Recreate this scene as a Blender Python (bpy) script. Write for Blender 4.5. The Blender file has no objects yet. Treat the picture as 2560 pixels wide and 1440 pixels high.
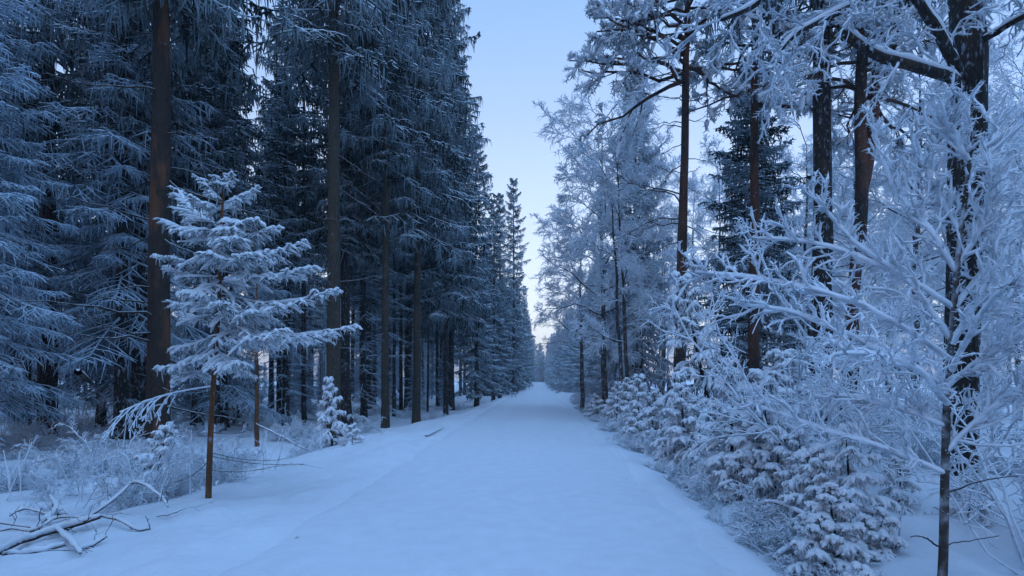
import bpy, math
import numpy as np

# ------------------------------------------------------------------ camera, sky, light
sc = bpy.context.scene
sc.render.engine = 'CYCLES'
cd = bpy.data.cameras.new('camera')
cam = bpy.data.objects.new('camera', cd)
sc.collection.objects.link(cam)
cam.location = (0, 0, 1.6)
cam.rotation_euler = (math.radians(90), 0, 0)
cd.sensor_width = 36.0
FPX = 1400.0                      # focal length in pixels of the 2560 px wide photograph
cd.lens = FPX / 2560 * 36
VX, VY = 1345.0, 948.0            # vanishing point of the straight road
cd.shift_x = -(VX - 1280) / 2560
cd.shift_y = (VY - 720) / 2560
cd.clip_start = 0.05
cd.clip_end = 3000
sc.camera = cam
vs = sc.view_settings
vs.view_transform = 'Standard'
vs.look = 'None'
vs.exposure = 0.0
vs.gamma = 1.0
vs.use_curve_mapping = False
cy = sc.cycles
cy.max_bounces = 5
cy.diffuse_bounces = 4
cy.glossy_bounces = 1
cy.transmission_bounces = 0
cy.transparent_max_bounces = 4
cy.use_adaptive_sampling = True
cy.adaptive_threshold = 0.03
cy.use_denoising = True
cy.caustics_reflective = False
cy.caustics_refractive = False

world = bpy.data.worlds.new('World')
sc.world = world
world.use_nodes = True
wn = world.node_tree
bg = wn.nodes['Background']
bg.inputs['Strength'].default_value = 0.1
SUN_EL, SUN_AZ = math.radians(4), math.radians(205)
sky = wn.nodes.new('ShaderNodeTexSky')
sky.sky_type = 'NISHITA'
sky.sun_disc = False
sky.sun_elevation = SUN_EL
sky.sun_rotation = SUN_AZ
sky.ozone_density = 2.0
tint = wn.nodes.new('ShaderNodeMix'); tint.data_type = 'RGBA'; tint.blend_type = 'MULTIPLY'
tint.inputs['Factor'].default_value = 1
wn.links.new(sky.outputs[0], tint.inputs[6])
tint.inputs[7].default_value = (1.1, 1.0, 1.35, 1)
# twilight glow layer, the same all round the compass
tc = wn.nodes.new('ShaderNodeTexCoord')
sep = wn.nodes.new('ShaderNodeSeparateXYZ')
wn.links.new(tc.outputs['Generated'], sep.inputs[0])
ramp = wn.nodes.new('ShaderNodeValToRGB')
wn.links.new(sep.outputs['Z'], ramp.inputs[0])
els = [(0.0, (.90, .90, .98)), (math.sin(math.radians(6)), (.88, .92, .98)), (math.sin(math.radians(14)), (.70, .80, .94)),
       (math.sin(math.radians(25)), (.45, .61, .88)), (math.sin(math.radians(36)), (.29, .50, .85)),
       (math.sin(math.radians(60)), (.29, .54, .95)), (1.0, (.28, .53, 1.0))]
els2 = [(0.0, (.42, .62, .92)), (math.sin(math.radians(6)), (.40, .61, .92)), (math.sin(math.radians(14)), (.35, .57, .90)),
        (math.sin(math.radians(25)), (.27, .48, .86)), (math.sin(math.radians(36)), (.23, .45, .85)),
        (math.sin(math.radians(60)), (.27, .52, .95)), (1.0, (.28, .53, 1.0))]
ramp2 = wn.nodes.new('ShaderNodeValToRGB')
wn.links.new(sep.outputs['Z'], ramp2.inputs[0])
for rp, el in ((ramp, els), (ramp2, els2)):
    cr = rp.color_ramp
    while len(cr.elements) < len(el):
        cr.elements.new(0.5)
    for e, (p, c) in zip(cr.elements, el):
        e.position = p
        e.color = (*c, 1)
# the afterglow stands over the end of the road (+Y) and fades round the compass
glow = wn.nodes.new('ShaderNodeMapRange'); glow.interpolation_type = 'SMOOTHSTEP'
wn.links.new(sep.outputs['Y'], glow.inputs[0])
glow.inputs[1].default_value = .45; glow.inputs[2].default_value = .93
gm = wn.nodes.new('ShaderNodeMix'); gm.data_type = 'RGBA'
wn.links.new(glow.outputs[0], gm.inputs[0]); wn.links.new(ramp2.outputs[0], gm.inputs[6]); wn.links.new(ramp.outputs[0], gm.inputs[7])
mul = wn.nodes.new('ShaderNodeVectorMath'); mul.operation = 'SCALE'
mul.inputs['Scale'].default_value = 9.5
wn.links.new(gm.outputs[2], mul.inputs[0])
sc2 = wn.nodes.new('ShaderNodeVectorMath'); sc2.operation = 'SCALE'
sc2.inputs['Scale'].default_value = 1.3
wn.links.new(tint.outputs[2], sc2.inputs[0])
add = wn.nodes.new('ShaderNodeVectorMath'); add.operation = 'ADD'
wn.links.new(mul.outputs[0], add.inputs[0])
wn.links.new(sc2.outputs[0], add.inputs[1])
wn.links.new(add.outputs[0], bg.inputs['Color'])

ld = bpy.data.lights.new('sun', 'SUN')
ld.energy = 1.35
ld.color = (0.30, 0.57, 1.0)
ld.angle = math.radians(75)
sun = bpy.data.objects.new('sun', ld)
sun.rotation_euler = (math.radians(22), math.radians(8), 0)
sc.collection.objects.link(sun)

# ------------------------------------------------------------------ helpers
COL = sc.collection
TAU = 2 * math.pi


def at(px, py, d):
    """the point at distance d along the road seen at photograph pixel px, py"""
    return np.array([(px - VX) / FPX * d, d, 1.6 - (py - VY) / FPX * d])


def nrm(v):
    return v / (np.linalg.norm(v, axis=-1, keepdims=True) + 1e-9)


def tubes(P, R, S=3):
    """P (N,K,3) centre lines, R (N,K) radii -> verts, quads"""
    P = np.asarray(P, float); R = np.asarray(R, float)
    if P.ndim == 2:
        P = P[None]; R = R[None]
    N, K = R.shape
    if N == 0:
        return np.zeros((0, 3)), np.zeros((0, 4), int)
    T = nrm(np.gradient(P, axis=1))
    m = nrm(P[:, -1] - P[:, 0])
    ref = np.where(np.abs(m[:, 2:3]) > 0.85, np.array([[1., 0.13, 0]]), np.array([[0, 0, 1.]]))[:, None]
    U = nrm(np.cross(T, ref))
    W = np.cross(U, T)
    a = TAU * np.arange(S) / S + math.pi / 2
    V = P[:, :, None] + R[:, :, None, None] * (np.cos(a)[None, None, :, None] * U[:, :, None] + np.sin(a)[None, None, :, None] * W[:, :, None])
    i = np.arange(N)[:, None, None] * K * S
    k = np.arange(K - 1)[None, :, None] * S
    s = np.arange(S)[None, None, :]
    s2 = (s + 1) % S
    F = np.stack([i + k + s, i + k + s2, i + k + S + s2, i + k + S + s], -1).reshape(-1, 4)
    return V.reshape(-1, 3), F


def merge(*vf):
    Vs, Fs, o = [], [], 0
    for V, F in vf:
        Vs.append(V); Fs.append(F + o); o += len(V)
    return np.concatenate(Vs), np.concatenate(Fs)


def mesh(name, VF, mat, smooth=True):
    V, F = VF
    me = bpy.data.meshes.new(name)
    n = F.shape[1]
    me.vertices.add(len(V)); me.vertices.foreach_set('co', np.ascontiguousarray(V, np.float32).ravel())
    me.loops.add(F.size); me.loops.foreach_set('vertex_index', np.ascontiguousarray(F, np.int32).ravel())
    me.polygons.add(len(F))
    me.polygons.foreach_set('loop_start', np.arange(0, F.size, n, dtype=np.int32))
    me.polygons.foreach_set('use_smooth', np.full(len(F), smooth))
    me.update(calc_edges=True)
    me.materials.append(mat)
    return me


def thing(name, label, cat, loc=(0, 0, 0), group=None, data=None, rot=0.0, scale=1.0, kind=None):
    o = bpy.data.objects.new(name, data)
    COL.objects.link(o)
    o.location = [float(c) for c in loc]
    o.rotation_euler = (0, 0, rot)
    o.scale = (scale,) * 3 if not isinstance(scale, tuple) else scale
    if label: o['label'] = label
    if cat: o['category'] = cat
    if group: o['group'] = group
    if kind: o['kind'] = kind
    return o


def part(name, data, parent):
    o = bpy.data.objects.new(name, data)
    COL.objects.link(o)
    o.parent = parent
    return o


def copy_tree(o, loc, rot, scale, label=None, cat=None, group=None):
    r = o.copy(); COL.objects.link(r)
    r.location = [float(c) for c in loc]; r.rotation_euler = (0, 0, rot)
    r.scale = (scale,) * 3 if not isinstance(scale, tuple) else scale
    if label: r['label'] = label
    if cat: r['category'] = cat
    if group: r['group'] = group
    elif 'group' in r: del r['group']
    for ch in KIDS.get(o.name, ()):
        c = ch.copy(); COL.objects.link(c); c.parent = r
        for g in KIDS.get(ch.name, ()):
            d = g.copy(); COL.objects.link(d); d.parent = c
    return r


KIDS = {}


def kids(o, lst):
    KIDS[o.name] = list(lst)


def path(rng, P0, D, L, K=3, droop=0.0, wob=0.0, tip=0.0):
    N = len(P0)
    s = np.linspace(0, 1, K)
    P = P0[:, None] + D[:, None] * (L[:, None] * s)[..., None]
    P[..., 2] -= (np.asarray(droop) * L)[:, None] * (s ** 1.6) if np.ndim(droop) else (droop * L)[:, None] * s ** 1.6
    P[..., 2] += (tip * L)[:, None] * s ** 3.2
    if wob:
        w = np.cumsum(rng.normal(0, 1, (N, K, 3)), 1) / math.sqrt(K)
        w -= w[:, :1]
        P += w * (wob * L)[:, None, None]
    return P


def grow(rng, P, R, n, s0, s1, ang, lf, K=3, flat=False, droop=0.0, wob=0.05, tip=0.0, up=0.0, rr=0.6, rmin=0.0, taper=0.3, hang=False, prof=None):
    """children of every polyline: returns P, R, s"""
    N, KP = R.shape
    idx = np.repeat(np.arange(N), n)
    s = (np.tile(np.arange(n), N) + rng.random(N * n)) / n * (s1 - s0) + s0
    f = s * (KP - 1)
    i = np.minimum(f.astype(int), KP - 2)
    t = (f - i)[:, None]
    pos = P[idx, i] * (1 - t) + P[idx, i + 1] * t
    tan = nrm(P[idx, i + 1] - P[idx, i])
    rad = R[idx, i] * (1 - t[:, 0]) + R[idx, i + 1] * t[:, 0]
    plen = np.linalg.norm(P[idx, -1] - P[idx, 0], axis=1)
    if hang:
        D = nrm(np.stack([rng.normal(0, .16, len(s)), rng.normal(0, .16, len(s)), -np.ones(len(s))], -1))
    else:
        side = nrm(np.cross(tan, np.where(np.abs(tan[:, 2:3]) > .95, [[1., 0, 0]], [[0, 0, 1.]])))
        if flat:
            sg = np.where((np.arange(N * n) % 2) == 0, 1., -1.)[:, None]
            perp = nrm(side * sg + np.array([[0, 0, 1.]]) * rng.normal(0.0, .18, (N * n, 1)))
        else:
            W = np.cross(side, tan)
            ph = rng.random((N * n, 1)) * TAU
            perp = side * np.cos(ph) + W * np.sin(ph)
        a = (ang + rng.normal(0, .14, N * n))[:, None]
        D = np.cos(a) * tan + np.sin(a) * perp
        D[:, 2] += up
        D = nrm(D)
    L = lf(s, plen, rng)
    Pc = path(rng, pos, D, L, K, droop, wob, tip)
    r0 = np.maximum(rad * rr, rmin) * rng.uniform(.75, 1.2, N * n)
    if prof is None:
        prof = np.linspace(1, taper, K)
    Rc = r0[:, None] * np.asarray(prof)[None]
    return Pc, Rc, s


def noise2(x, y, seed=0, scale=1.0):
    """smooth value noise"""
    x = np.asarray(x) / scale; y = np.asarray(y) / scale
    xi = np.floor(x).astype(int); yi = np.floor(y).astype(int)
    fx = x - xi; fy = y - yi
    fx = fx * fx * (3 - 2 * fx); fy = fy * fy * (3 - 2 * fy)

    def h(a, b):
        n = (a * 374761393 + b * 668265263 + seed * 1442695041) & 0xffffffff
        n = ((n ^ (n >> 13)) * 1274126177) & 0xffffffff
        return ((n ^ (n >> 16)) & 0xffff) / 65535.0
    return (h(xi, yi) * (1 - fx) + h(xi + 1, yi) * fx) * (1 - fy) + (h(xi, yi + 1) * (1 - fx) + h(xi + 1, yi + 1) * fx) * fy - .5


def sstep(a, b, x):
    t = np.clip((x - a) / (b - a), 0, 1)
    return t * t * (3 - 2 * t)


def road_h(y):
    return -0.45 * sstep(58, 86, y) + 0.55 * sstep(95, 150, y) + .4 * sstep(150, 260, y)


def crest(y):
    return 4.7 - 1.6 * sstep(15, 34, y) - .45 * sstep(34, 50, y)


def gz(x, y):
    x = np.asarray(x, float); y = np.asarray(y, float)
    c = crest(y) + noise2(y, x * 0, 5, 2.3) * .35
    left = sstep(c - .15, c + 1.9, -x)
    right = sstep(1.75, 2.6, x)
    z = road_h(y) * 1.0
    z = z + sstep(2.1, 3.1, x) * (1 - sstep(4.5, 7.5, x)) * (.16 + noise2(x, y, 21, 1.1) * .30 + noise2(x, y, 22, .45) * .14)
    z = z + (.05 - .09 * sstep(3.2, 4.6, -x)) * sstep(2.3, 3.0, -x) * (1 - left) - .42 * left + (-.16) * right + .10 * sstep(3, 7, x)
    k = left + right
    z = z + k * (noise2(x, y, 1, 2.6) * .28 + noise2(x, y, 2, .9) * .13 + noise2(x, y, 3, .37) * .07)
    sh = sstep(2.2, 3.2, -x) * (1 - left)
    z = z + sh * (noise2(x * 1.2, y * .7, 7, .8) * .13 + noise2(x * 1.3, y, 8, .28) * .055 + noise2(x, y * .6, 18, .13) * .02)
    # a worn line of old footprints in the left shoulder
    z = z - .05 * np.exp(-((x + 3.55 + .25 * np.sin(y * .7)) / .22) ** 2) * (.5 + noise2(x, y, 9, .4)) * (1 - left)
    z = z - .06 * (1 - sstep(2.0, 2.4, np.abs(x + .5)))  # bed under the road sheet
    far = sstep(22, 70, np.abs(x))
    return z + far * noise2(x, y, 4, 30) * 1.2


# ------------------------------------------------------------------ materials
def newmat(name):
    m = bpy.data.materials.new(name); m.use_nodes = True
    return m, m.node_tree, m.node_tree.nodes['Principled BSDF']


def nd(nt, t, **kw):
    n = nt.nodes.new(t)
    for k, v in kw.items():
        if k.startswith('i_'):
            n.inputs[k[2:]].default_value = v
        else:
            setattr(n, k, v)
    return n


def mixc(nt, fac, a, b):
    m = nt.nodes.new('ShaderNodeMix'); m.data_type = 'RGBA'
    for sock, v in ((m.inputs[0], fac), (m.inputs[6], a), (m.inputs[7], b)):
        if hasattr(v, 'links'):
            nt.links.new(v, sock)
        else:
            sock.default_value = v if not isinstance(v, tuple) else (*v, 1)
    return m.outputs[2]


SNOW = (.80, .82, .86)


def upmix(nt, base, snow, lo, hi, nscale=6.0, namp=.5, objspace=False):
    """snow settled where the surface looks up, broken up by noise"""
    g = nd(nt, 'ShaderNodeNewGeometry')
    s = nd(nt, 'ShaderNodeSeparateXYZ'); nt.links.new(g.outputs['Normal'], s.inputs[0])
    n = nd(nt, 'ShaderNodeTexNoise', i_Scale=nscale, i_Detail=2.0)
    nt.links.new(g.outputs['Position'], n.inputs['Vector'])
    a = nd(nt, 'ShaderNodeMath', operation='MULTIPLY_ADD')
    nt.links.new(n.outputs[0], a.inputs[0]); a.inputs[1].default_value = namp * 2; a.inputs[2].default_value = -namp
    b = nd(nt, 'ShaderNodeMath', operation='ADD')
    nt.links.new(a.outputs[0], b.inputs[0]); nt.links.new(s.outputs['Z'], b.inputs[1])
    mr = nd(nt, 'ShaderNodeMapRange', interpolation_type='SMOOTHSTEP')
    nt.links.new(b.outputs[0], mr.inputs[0])
    mr.inputs[1].default_value = lo; mr.inputs[2].default_value = hi
    return mixc(nt, mr.outputs[0], base, snow)


def vary(nt, c1, c2, scale, detail=3.0, lo=.35, hi=.65, coord='Object', stretch=None):
    tcn = nd(nt, 'ShaderNodeTexCoord')
    vec = tcn.outputs[coord]
    if stretch:
        mp = nd(nt, 'ShaderNodeMapping'); nt.links.new(vec, mp.inputs[0]); mp.inputs['Scale'].default_value = stretch
        vec = mp.outputs[0]
    n = nd(nt, 'ShaderNodeTexNoise', i_Scale=scale, i_Detail=detail)
    nt.links.new(vec, n.inputs['Vector'])
    mr = nd(nt, 'ShaderNodeMapRange'); nt.links.new(n.outputs[0], mr.inputs[0])
    mr.inputs[1].default_value = lo; mr.inputs[2].default_value = hi
    return mixc(nt, mr.outputs[0], c1, c2), n.outputs[0]


def bump(nt, bsdf, h, strength, dist):
    b = nd(nt, 'ShaderNodeBump'); b.inputs['Strength'].default_value = strength; b.inputs['Distance'].default_value = dist
    nt.links.new(h, b.inputs['Height']); nt.links.new(b.outputs[0], bsdf.inputs['Normal'])


def bark(name, dark, light, red, redlo=.52, redhi=.62, frost_lo=.75, frost_hi=1.1, flakes=.6):
    m, nt, b = newmat(name)
    c, h = vary(nt, dark, light, 9.0, 5.0, .35, .7, stretch=(3, 3, .8))
    g, _ = vary(nt, (0, 0, 0), (1, 1, 1), 1.6, 3.0, redlo, redhi, stretch=(1.5, 1.5, .45))
    c = mixc(nt, g, c, red)
    # small plates of bark with frost caught in the cracks
    tcn = nd(nt, 'ShaderNodeTexCoord'); mp = nd(nt, 'ShaderNodeMapping'); nt.links.new(tcn.outputs['Object'], mp.inputs[0])
    mp.inputs['Scale'].default_value = (1.6, 1.6, .7)
    vo = nd(nt, 'ShaderNodeTexVoronoi', feature='DISTANCE_TO_EDGE', i_Scale=14.0)
    nt.links.new(mp.outputs[0], vo.inputs['Vector'])
    fl, _ = vary(nt, (0, 0, 0), (1, 1, 1), 14.0, 6.0, flakes, flakes + .12, stretch=(1.3, 1.3, .5))
    c = mixc(nt, fl, c, (.26, .30, .35))
    c = upmix(nt, c, SNOW, frost_lo, frost_hi, 9.0, .3)
    nt.links.new(c, b.inputs['Base Color'])
    b.inputs['Roughness'].default_value = .9
    mx = nd(nt, 'ShaderNodeMath', operation='ADD'); nt.links.new(h, mx.inputs[0]); nt.links.new(vo.outputs[0], mx.inputs[1])
    bump(nt, b, mx.outputs[0], .9, .03)
    return m


def foliage(name, under, over, lo, hi, namp=.5, nscale=7.0, vari=None, vscale=1.3):
    m, nt, b = newmat(name)
    u = under
    if vari:
        u, _ = vary(nt, under, vari, vscale, 3.0, .42, .58)
    c = upmix(nt, u, over, lo, hi, nscale, namp)
    nt.links.new(c, b.inputs['Base Color'])
    b.inputs['Roughness'].default_value = .95
    b.inputs['Specular IOR Level'].default_value = .15
    return m


def snowmat(name, col=SNOW, scale=30, st=.25, dist=.01):
    m, nt, b = newmat(name)
    c, h = vary(nt, tuple(v * .93 for v in col), col, scale / 6, 3.0, .3, .7)
    nt.links.new(c, b.inputs['Base Color'])
    b.inputs['Roughness'].default_value = .8
    b.inputs['Specular IOR Level'].default_value = .2
    n = nd(nt, 'ShaderNodeTexNoise', i_Scale=float(scale), i_Detail=4.0)
    tcn = nd(nt, 'ShaderNodeTexCoord'); nt.links.new(tcn.outputs['Object'], n.inputs['Vector'])
    bump(nt, b, n.outputs[0], st, dist)
    return m


M_snow = snowmat('snow', SNOW, 22, .35, .02)
M_clump = snowmat('snow_clump', (.84, .86, .9), 40, .4, .01)
M_ground = snowmat('snow_ground', (.80, .82, .87), 9, .5, .05)
M_road = snowmat('packed_snow', (.79, .81, .86), 26, .5, .03)
M_bark_spruce = M_bark_spruce = bark('spruce_bark', (.020, .014, .011), (.05, .033, .024), (.14, .055, .024), .52, .64, .75, 1.1, .7)
M_bark_dark = bark('dark_bark', (.010, .009, .009), (.032, .026, .021), (.06, .03, .018), .56, .7, .75, 1.1, .57)
M_bark_pine = bark('pine_bark', (.016, .011, .010), (.04, .024, .018), (.10, .038, .02), .4, .6, .9, 1.2, .64)
M_bark_orange = bark('orange_bark', (.045, .022, .012), (.11, .05, .022), (.22, .08, .028), .4, .6, .9, 1.2, .62)
M_bark_lichen = bark('lichen_bark', (.030, .027, .02), (.07, .06, .042), (.07, .042, .026), .5, .65, .9, 1.2, .64)
M_dead = foliage('dead_wood', (.045, .035, .03), (.55, .58, .62), .35, 1.0, .35, 9)
M_deadw = foliage('snowy_dead_wood', (.05, .042, .04), (.72, .76, .82), -.1, .55, .45, 14)
M_spruce = foliage('spruce_needles', (.014, .028, .028), (.70, .78, .86), .1, 1.2, 1.0, 1.6, (.24, .32, .36), .8)
M_spruce_frost = foliage('frosted_needles', (.14, .18, .2), (.80, .86, .92), -.45, .75, .8, 3.0, (.56, .63, .70))
M_frost = foliage('frosted_twigs', (.62, .68, .74), (.86, .90, .95), -.8, .4, .5, 4.0, (.72, .78, .84))
M_frost_heavy = foliage('rime_branches', (.34, .39, .44), (.82, .87, .93), -.75, .35, .5, 11.0, (.60, .66, .72), 6.0)
M_limb = foliage('frosted_limbs', (.06, .05, .045), (.74, .78, .84), -.05, .55, .5, 8.0)
M_young = foliage('young_spruce_needles', (.07, .10, .09), (.80, .84, .90), -.5, .55, .5, 8.0, (.38, .43, .46), 3.0)
M_veil = foliage('rime_veil', (.10, .15, .18), (.62, .74, .86), -.5, 1.0, .8, 1.5, (.38, .50, .60), .9)

# ------------------------------------------------------------------ ground and road
def grid(xs, ys, zf):
    X, Y = np.meshgrid(xs, ys)
    Z = zf(X, Y)
    V = np.stack([X, Y, Z], -1).reshape(-1, 3)
    nx = len(xs)
    i = (np.arange(len(ys) - 1)[:, None] * nx + np.arange(nx - 1)[None]).ravel()
    return V, np.stack([i, i + 1, i + nx + 1, i + nx], -1)


xs = np.concatenate([-np.geomspace(14, 900, 40)[::-1], np.linspace(-13.8, 13.8, 330), np.geomspace(14, 900, 40)])
ys = np.concatenate([-np.geomspace(6, 600, 20)[::-1], np.linspace(-5.5, 1.5, 12), np.geomspace(1.6, 1200, 430)])
thing('snowy_ground', 'lumpy snow-covered forest floor on both sides of the road', None, data=mesh('snowy_ground', grid(xs, ys, gz), M_ground), kind='structure')


def road_z(X, Y):
    a = (X + .5) / 2.3
    edge = 1 - sstep(.80, 1.10, np.abs(a) + noise2(Y, Y * 0, 12, .8) * .08 + noise2(Y, X * 0 + 3, 13, .25) * .05)
    z = road_h(Y) + .035 * (1 - a * a)
    z = z + noise2(X, Y * .06, 19, .13) * .009 - .012 * np.exp(-((X + 1.35) / .28) ** 2) - .012 * np.exp(-((X - .35) / .28) ** 2)
    z = z + noise2(X, Y, 14, .5) * .014 + noise2(X, Y * .4, 15, .16) * .010 + noise2(X, Y, 16, 1.7) * .03
    return z - .10 * (1 - edge)


xr = np.linspace(-3.0, 2.0, 110)
yr = np.concatenate([np.linspace(-8, 1.5, 20), np.geomspace(1.6, 330, 560)])
thing('snowy_road', 'straight road covered in smooth packed snow running to the horizon', None, data=mesh('snowy_road', grid(xr, yr, road_z), M_road), kind='structure')


# ------------------------------------------------------------------ tree builders (all rooted at the origin)
def trunk_vf(rng, H, r0, K=16, lean=.01, S=12, flare=1.5, r1=.02, Htop=None):
    s = np.linspace(0, 1, K) ** 1.15
    P = np.zeros((K, 3)); P[:, 2] = s * H - .3
    P[:, :2] = np.cumsum(rng.normal(0, 1, (K, 2)), 0) * lean * H / K
    P[:, :2] -= P[0, :2]
    R = r0 * (1 - s) ** .8 + r1
    R[0] *= flare; R[1] *= 1 + (flare - 1) * .25
    return P, R


def along(P, R, z):
    z = np.asarray(z, float)
    x = np.interp(z, P[:, 2], P[:, 0]); y = np.interp(z, P[:, 2], P[:, 1]); r = np.interp(z, P[:, 2], R)
    return np.stack([x, y, z], -1), r


def spruce_crown(rng, P, R, H, hb, Rm, nb, tw=.034, nsec=13, nflat=3, nhang=3, low_up=-.30, top_up=.6, hanglen=(.25, .6), shape=.75, lvar=(.62, 1.15)):
    t = (np.arange(nb) + rng.random(nb)) / nb
    z = hb + (H - .15 - hb) * t
    pos, r = along(P, R, z)
    L = Rm * (1 - t) ** shape * rng.uniform(lvar[0], lvar[1], nb) + .22
    L *= 1 - .35 * np.exp(-((t / .06) ** 2)) * rng.random(nb)
    az = np.arange(nb) * 2.39996 + rng.normal(0, .25, nb)
    e = low_up + (top_up - low_up) * t ** 1.1 + rng.normal(0, .07, nb)
    D = nrm(np.stack([np.cos(az), np.sin(az), e], -1))
    B = path(rng, pos, D, L, 5, .30 * (1 - t * .6), .03, .22)
    BR = (.012 + .010 * L)[:, None] * np.array([1.1, 1, .9, .7, .45])[None]

    def l2(s, pl, g): return (.40 * pl * (1.05 - s) ** .8 + .14) * g.uniform(.7, 1.2, len(s))
    S2, R2, _ = grow(rng, B, BR, nsec, .10, 1, .95, l2, 3, True, .30, .04, .05, rmin=tw, rr=0, prof=(1.0, 1.15, .35))
    out = [tubes(B, BR, 3), tubes(S2, R2, 3)]
    if nflat:
        def l3(s, pl, g): return (.45 * pl * (1.1 - s) + .10) * g.uniform(.7, 1.3, len(s))
        S3, R3, _ = grow(rng, S2, R2, nflat, .15, 1, .8, l3, 2, True, .35, .04, rmin=tw * .9, rr=0, prof=(1.15, .45))
        out.append(tubes(S3, R3, 3))
    if nhang:
        def l4(s, pl, g): return g.uniform(hanglen[0], hanglen[1], len(s)) * np.clip(pl * 1.8, .25, 1)
        S4, R4, _ = grow(rng, S2, R2, nhang, .1, 1, 0, l4, 2, wob=.07, hang=True, rmin=tw * .8, rr=0, prof=(1.1, .35))
        out.append(tubes(S4, R4, 3))
    return merge(*out)


def dead_branches(rng, P, R, z0, z1, n, L0=.5, L1=1.8, az=None, r=.011, twigs=5, down=(-.5, .25), wob=.06, tr=.006):
    """list of single dead branches on a bare trunk"""
    res = []
    for i in range(n):
        z = z0 + (z1 - z0) * (i + rng.random()) / n
        pos, rad = along(P, R, [z])
        a = rng.random() * TAU if az is None else az[0] + rng.random() * (az[1] - az[0])
        D = nrm(np.array([[math.cos(a), math.sin(a), rng.uniform(*down)]]))
        L = np.array([rng.uniform(L0, L1)])
        B = path(rng, pos, D, L, 7, rng.uniform(.0, .35), wob, rng.uniform(0, .2))
        BR = r * (0.7 + .5 * L)[:, None] * np.linspace(1.2, .3, 7)[None]
        out = [tubes(B, BR, 4)]
        if twigs:
            S2, R2, _ = grow(rng, B, BR, twigs, .25, 1, .7, lambda s, pl, g: (.35 * pl * (1.1 - s) + .08) * g.uniform(.6, 1.2, len(s)), 4, True, .2, .08, rmin=tr, rr=.5)
            S3, R3, _ = grow(rng, S2, R2, 3, .2, 1, .7, lambda s, pl, g: .4 * pl * g.uniform(.5, 1, len(s)), 3, True, .2, .08, rmin=tr * .8, rr=.5)
            out += [tubes(S2, R2, 3), tubes(S3, R3, 3)]
        res.append(merge(*out))
    return res


def frost_crown(rng, P, R, z0, z1, nl, L0, L1, counts=(9, 7, 5), up=.55, thick=(.022, .017, .013), droop=.12, spread=.85, crown_top=True, az=None):
    """fine twigs of a leafless tree thick with rime"""
    t = (np.arange(nl) + rng.random(nl)) / nl
    z = z0 + (z1 - z0) * t
    pos, r = along(P, R, z)
    a = np.arange(nl) * 2.39996 + rng.normal(0, .4, nl)
    if az is not None:
        a = az[0] + (a % TAU) / TAU * (az[1] - az[0])
    D = nrm(np.stack([np.cos(a), np.sin(a), up + .5 * t + rng.normal(0, .15, nl)], -1))
    L = (L1 + (L0 - L1) * (1 - (2 * t - .7) ** 2 * .6)) * rng.uniform(.8, 1.15, nl)
    B = path(rng, pos, D, L, 7, droop, .09)
    BR = np.maximum(r * .5, .02)[:, None] * np.linspace(1, .35, 7)[None]
    def ln(k): return lambda s, pl, g: (k * pl * (1.08 - .8 * s) + .12) * g.uniform(.6, 1.25, len(s))
    A2, R2, _ = grow(rng, B, BR, counts[0], .2, 1, spread * .8, ln(.50), 4, False, .1, .10, rmin=thick[0], rr=.4, up=.1)
    A3, R3, _ = grow(rng, A2, R2, counts[1], .15, 1, spread * .85, ln(.45), 3, False, .12, .10, rmin=thick[1], rr=.4, taper=.6)
    out = [tubes(A2, R2, 3), tubes(A3, R3, 3)]
    if counts[2]:
        A4, R4, _ = grow(rng, A3, R3, counts[2], .15, 1, spread, ln(.40), 2, False, .15, .10, rmin=thick[2], rr=.4, taper=.6)
        out.append(tubes(A4, R4, 3))
    return tubes(B, BR, 5), merge(*out)


def lumps(rng, P, r, K=6, S=6, flat=.7, rough=.35):
    """soft heaps of snow strung along polylines P (N,k,3)"""
    N, k = P.shape[:2]
    s = np.linspace(0, k - 1, K)
    i = np.minimum(s.astype(int), k - 2); t = (s - i)[None, :, None]
    Q = P[:, i] * (1 - t) + P[:, i + 1] * t
    env = np.sin(np.linspace(.35, math.pi - .25, K)) ** .6
    RR = r * env[None] * rng.uniform(1 - rough, 1 + rough, (N, K))
    Q = Q.copy(); Q[..., 2] += RR * .55
    V, F = tubes(Q, RR, S)
    c = np.repeat(Q.reshape(-1, 3), S, 0)
    V[:, 2] = c[:, 2] + (V[:, 2] - c[:, 2]) * flat
    # close the ends
    caps = []
    for e in (0, K - 1):
        base = (np.arange(N) * K + e) * S
        ring = base[:, None] + np.arange(S)[None]
        caps.append(ring)
    if S == 6:
        for ring in caps:
            F = np.concatenate([F, ring[:, [0, 1, 2, 3]], ring[:, [0, 3, 4, 5]]])
    elif S == 4:
        for ring in caps:
            F = np.concatenate([F, ring])
    return V, F


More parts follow.
